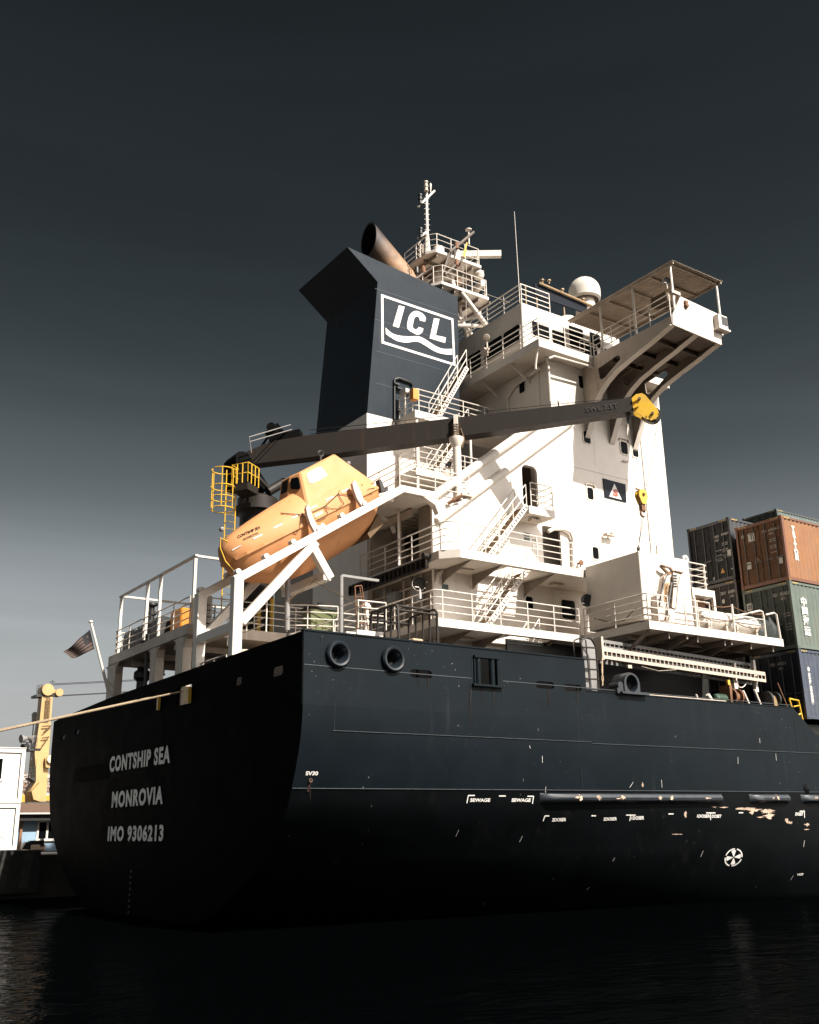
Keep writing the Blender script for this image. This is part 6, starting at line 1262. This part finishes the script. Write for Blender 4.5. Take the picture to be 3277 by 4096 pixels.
a = on1('Y',37.5,'m4',250,1865); b_ = on1('Y',37.5,'m4',515,1865); mb.box((a.x,37.5,qz),(b_.x,38.1,a.z)); o = mb.build('concrete_barrier', mat('tan_concrete', (.42,.31,.22), .85, noise=.15, bump=.3), None, bevel=.12); tag(o, 'tan concrete barrier in front of the blue building', 'barrier'); rebase(o, ((a.x+b_.x)/2,37.8,qz))
mb = MB(); a, b_ = on('Y',36.5,'m4',(500,1960),(640,1970)); mb.tube(sag(a,b_+V((2,0,0)),.08), .05, 6); o = mb.build('dark_hose', 'dark'); tag(o, 'dark hose running in front of the blue building', 'hose'); rebase(o, (a.x,36.5,a.z))
# yellow harbour crane
M['hcr'] = mat('yellow_harbour_crane_paint', (.42,.265,.10), .55, noise=.12, streak=.6, dirt=.25, nscale=.6); KY = 100.0
def K(*pts): return on('Y', KY, 'm4', *pts)
HC = thing('harbour_crane', 'tall yellow harbour crane tower with ladder and platforms beyond the stern', 'crane', (K((440,1400))[0].x, KY+1, qz))
mb = MB(); mb.prism(K((466,240),(585,240),(560,560),(545,800),(520,1130),(400,1130),(385,860),(410,700),(440,500)), (0,1.6,0)); mb.build('tower', 'hcr', HC)
mb = MB(); mb.prism(K((400,930),(540,930),(505,1400),(340,1400),(330,1290),(395,1180)), (0,2.6,0)); mb.v = [v+V((0,-.06,0)) for v in mb.v]; mb.prism(K((330,1290),(420,1190),(420,1400),(350,1380)), (0,-.8,0)); mb.build('tower_leg', 'hcr', HC)
mb = MB(); c = K((525,165))[0]; rr = (K((585,165))[0]-c).length; mb.tube([c+V((0,-.3,0)), c+V((0,1.8,0))], rr*1.1, 20); mb.prism(K((470,130),(600,160),(610,200),(470,215)), (0,1.4,0)); c2 = K((655,195))[0]; mb.tube([c2+V((0,-.2,0)), c2+V((0,1.2,0))], rr*.72, 18); mb.prism(K((590,160),(640,165),(640,200),(590,200)), (0,1,0)); mb.build('head_sheave', 'hcr', HC)
mb = MB(); mb.prism(K((398,215),(460,210),(620,215),(600,232),(400,242)), (0,2.2,0)); mb.build('head_platform', 'dark', HC)
def krail(pts, nm):
    mb = MB(); q = K(*pts)
    for h in (.35,.75,1.1): mb.tube([p+V((0,0,h*1.05)) for p in q], .03, 5)
    for a_, b__ in zip(q, q[1:]):
        n_ = 4
        for k in range(n_+1): p = a_.lerp(b__, k/n_); mb.tube([p, p+V((0,0,1.16))], .03, 5)
    return mb.build(nm, 'dark', HC)
krail([(402,225),(466,215)], 'platform_rail'); krail([(312,820),(405,812)], 'platform_rail'); krail([(322,1140),(385,1130)], 'platform_rail')
mb = MB(); mb.prism(K((310,815),(465,812),(440,840),(315,838)), (0,2,0)); mb.prism(K((320,1135),(390,1130),(390,1180),(345,1150)), (0,2,0)); mb.build('side_platform', 'dark', HC)
mb = MB(); lq = K((510,260),(495,500),(545,260),(530,500)); 
for a_, b__ in ((lq[0],lq[1]),(lq[2],lq[3])): mb.tube([a_+V((0,-.3,0)),b__+V((0,-.3,0))], .06, 5)
for k in range(14): mb.tube([lq[0].lerp(lq[1],k/13)+V((0,-.3,0)), lq[2].lerp(lq[3],k/13)+V((0,-.3,0))], .05, 4)
for (a_, b__) in (((470,640),(560,560)),((455,700),(535,690)),((450,800),(530,680)),((460,570),(555,565))): p, q = K(a_, b__); mb.tube([p+V((0,-.3,0)),q+V((0,-.3,0))], .07, 5)
mb.build('tower_ladder', 'line', HC)
mb = MB(); mb.prism(K((486,925),(545,925),(540,1030),(490,1025)), (0,-.6,0)); mb.build('counter_box', 'hcr', HC)
mb = MB(); c = K((545,935))[0]; mb.tube([c+V((0,-.9,0)), c+V((0,-.3,0))], (K((590,935))[0]-c).length, 18); mb.build('pale_drum', mat('pale_cream_paint', (.7,.55,.35), .5), HC)
mb = MB(); mb.prism(K((225,1325),(275,1325),(275,1405),(225,1405)), (0,2,0)); mb.prism(K((505,1330),(560,1330),(560,1390),(505,1390)), (0,2,0)); mb.build('engine_cover', mat('deep_yellow_paint', (.55,.25,.02), .5), HC)
mb = MB(); mb.tube(K((455,250),(350,1110)), .05, 5)
for z in (100,112,232,240): p, q = K((560,z),(760,z-8)); mb.tube([p, q+V((12,0,1.4))], .035, 4)
for a_ in (((580,55),(580,85)),((545,78),(610,78))): p, q = K(*a_); mb.tube([p,q], .035, 4)
mb.build('hoist_cable', 'dark', HC)
for a_, ai in (((258,705),(-.95,-.25,-.15)),((352,705),(.75,-.5,-.3)),((280,798),(-.9,-.3,-.4))):
    p = K(a_)[0]; a__ = V(ai).normalized(); mb = MB(); mb.lathe(p, a__, [(.05,-.5),(.22,-.45),(.46,.15),(.50,.3),(.4,.3),(.01,.2)], 12); mb.tube([p, K((295,760))[0]], .06, 5); mb.build('floodlight', 'grey' if a_[1] < 750 else 'dark', HC)
mb = MB(); mb.tube(K((295,745),(312,830)), .1, 6); mb.tube(K((250,740),(340,745)), .08, 6); mb.build('lamp_bracket', 'dark', HC)
# far mast with lamps on the hill side
LM = MB(); q = on('Y', 180, 'm4', (382,430),(380,520),(372,452),(425,455)); LM.tube([q[0], V((q[0].x,180,qz))], .12, 6); LM.tube([q[2],q[3]], .1, 5)
for a_ in ((382,440),(382,475),(418,478),(380,510),(415,508)): p = on1('Y',180,'m4',*a_); LM.lathe(p, (0,-1,-.3), [(.1,-.4),(.6,.1),(.62,.25),(.01,.2)], 8)
o = LM.build('light_mast', 'dark'); tag(o, 'slender distant light mast with lamp clusters behind the yellow crane', 'light mast'); rebase(o, (q[0].x,180,qz))
# hillside houses
random.seed(11); cols = [(.62,.55,.48),(.5,.42,.36),(.7,.62,.55),(.42,.30,.24),(.55,.5,.46)]
HCOL = [mat('house_render', c, .85, noise=.1) for c in cols]; RCOL = [mat('house_roof', c, .85, noise=.3) for c in ((.20,.085,.05),(.10,.07,.06),(.26,.13,.08))]
spots = [(285,1090,30),(310,1120,34),(262,1130,26),(345,1150,30),(290,1165,34),(262,1190,30),(325,1195,36),(370,1200,28),(275,1225,40),(320,1240,34),(255,1255,36),(300,1275,46),(365,1255,30),(250,1290,40),(545,1085,26),(530,1150,34),(550,1180,30),(525,1215,36),(545,1250,40),(535,1290,36)]
desc = ['cream','brown-walled','pale','rust-brown','greyish']
for i, (a_, b__, wpx) in enumerate(spots):
    dy = 610 + (1300-b__)*1.9; p = on1('Y', dy, 'm4', a_, b__); hgt = wpx*.362*dy/FP*.85; wd = wpx*.362*dy/FP*1.35; base = V((p.x, dy+3, p.z-hgt))
    big = 'high on the slope' if b__ < 1150 else ('half way up the slope' if b__ < 1220 else 'low on the slope')
    lab = '%s hillside house %s, %s' % (desc[i%5], big, ('just left of the yellow crane tower' if a_ > 320 and a_ < 400 else 'between white cabin and yellow crane' if a_ < 320 else 'between yellow crane and ship stern'))
    TH = thing('hillside_house', lab, 'house', base, 'hillside houses beyond the harbour')
    mb = MB(); mb.box((p.x-wd/2,dy,p.z-hgt*2.2),(p.x+wd/2,dy+8,p.z)); mb.build('wall', HCOL[i%5], TH)
    mb = MB(); mb.prism([(p.x-wd*.56,dy-.4,p.z),(p.x+wd*.56,dy-.4,p.z),(p.x+wd*.2,dy-.4,p.z+hgt*.30),(p.x-wd*.2,dy-.4,p.z+hgt*.30)], (0,9,0)); mb.build('roof', RCOL[i%3], TH)
    for k in range(3): mb = MB(); x = p.x-wd*.36+k*wd*.27; mb.box((x,dy-.06,p.z-hgt*.7),(x+wd*.15,dy,p.z-hgt*.25)); mb.build('window', 'glass', TH)

# pieces that stand apart become parts of their own
for o in list(bpy.data.objects):
    if o.type == 'MESH' and o.name.split('.')[0] in ('ramp_cross_beam','wall_pipe','canopy_post','fender_strip','deck_bracket','deck_post','ramp_roller','vertical_pipe','wall_box','barrier_post','deck_store_foot','purlin','wing_floor_girder','platform_girder','deck_strut','bitt','poop_column','windscreen','yellow_pipe','wheel','overhang_bracket','roller_fairlead','rope_guide','cradle','step_bar','seat','knuckle_link','corner_casting','hull_marking_','stay_wire','recess_frame','barrier_chain','platform_rib','radar_mast','awning_frame','link_tube','side_platform','hull_scrape','tank_bracket_mark'):
        if o.name.split('.')[0] not in ('radar_mast','recess_frame','platform_rib','knuckle_link'): islands(o)
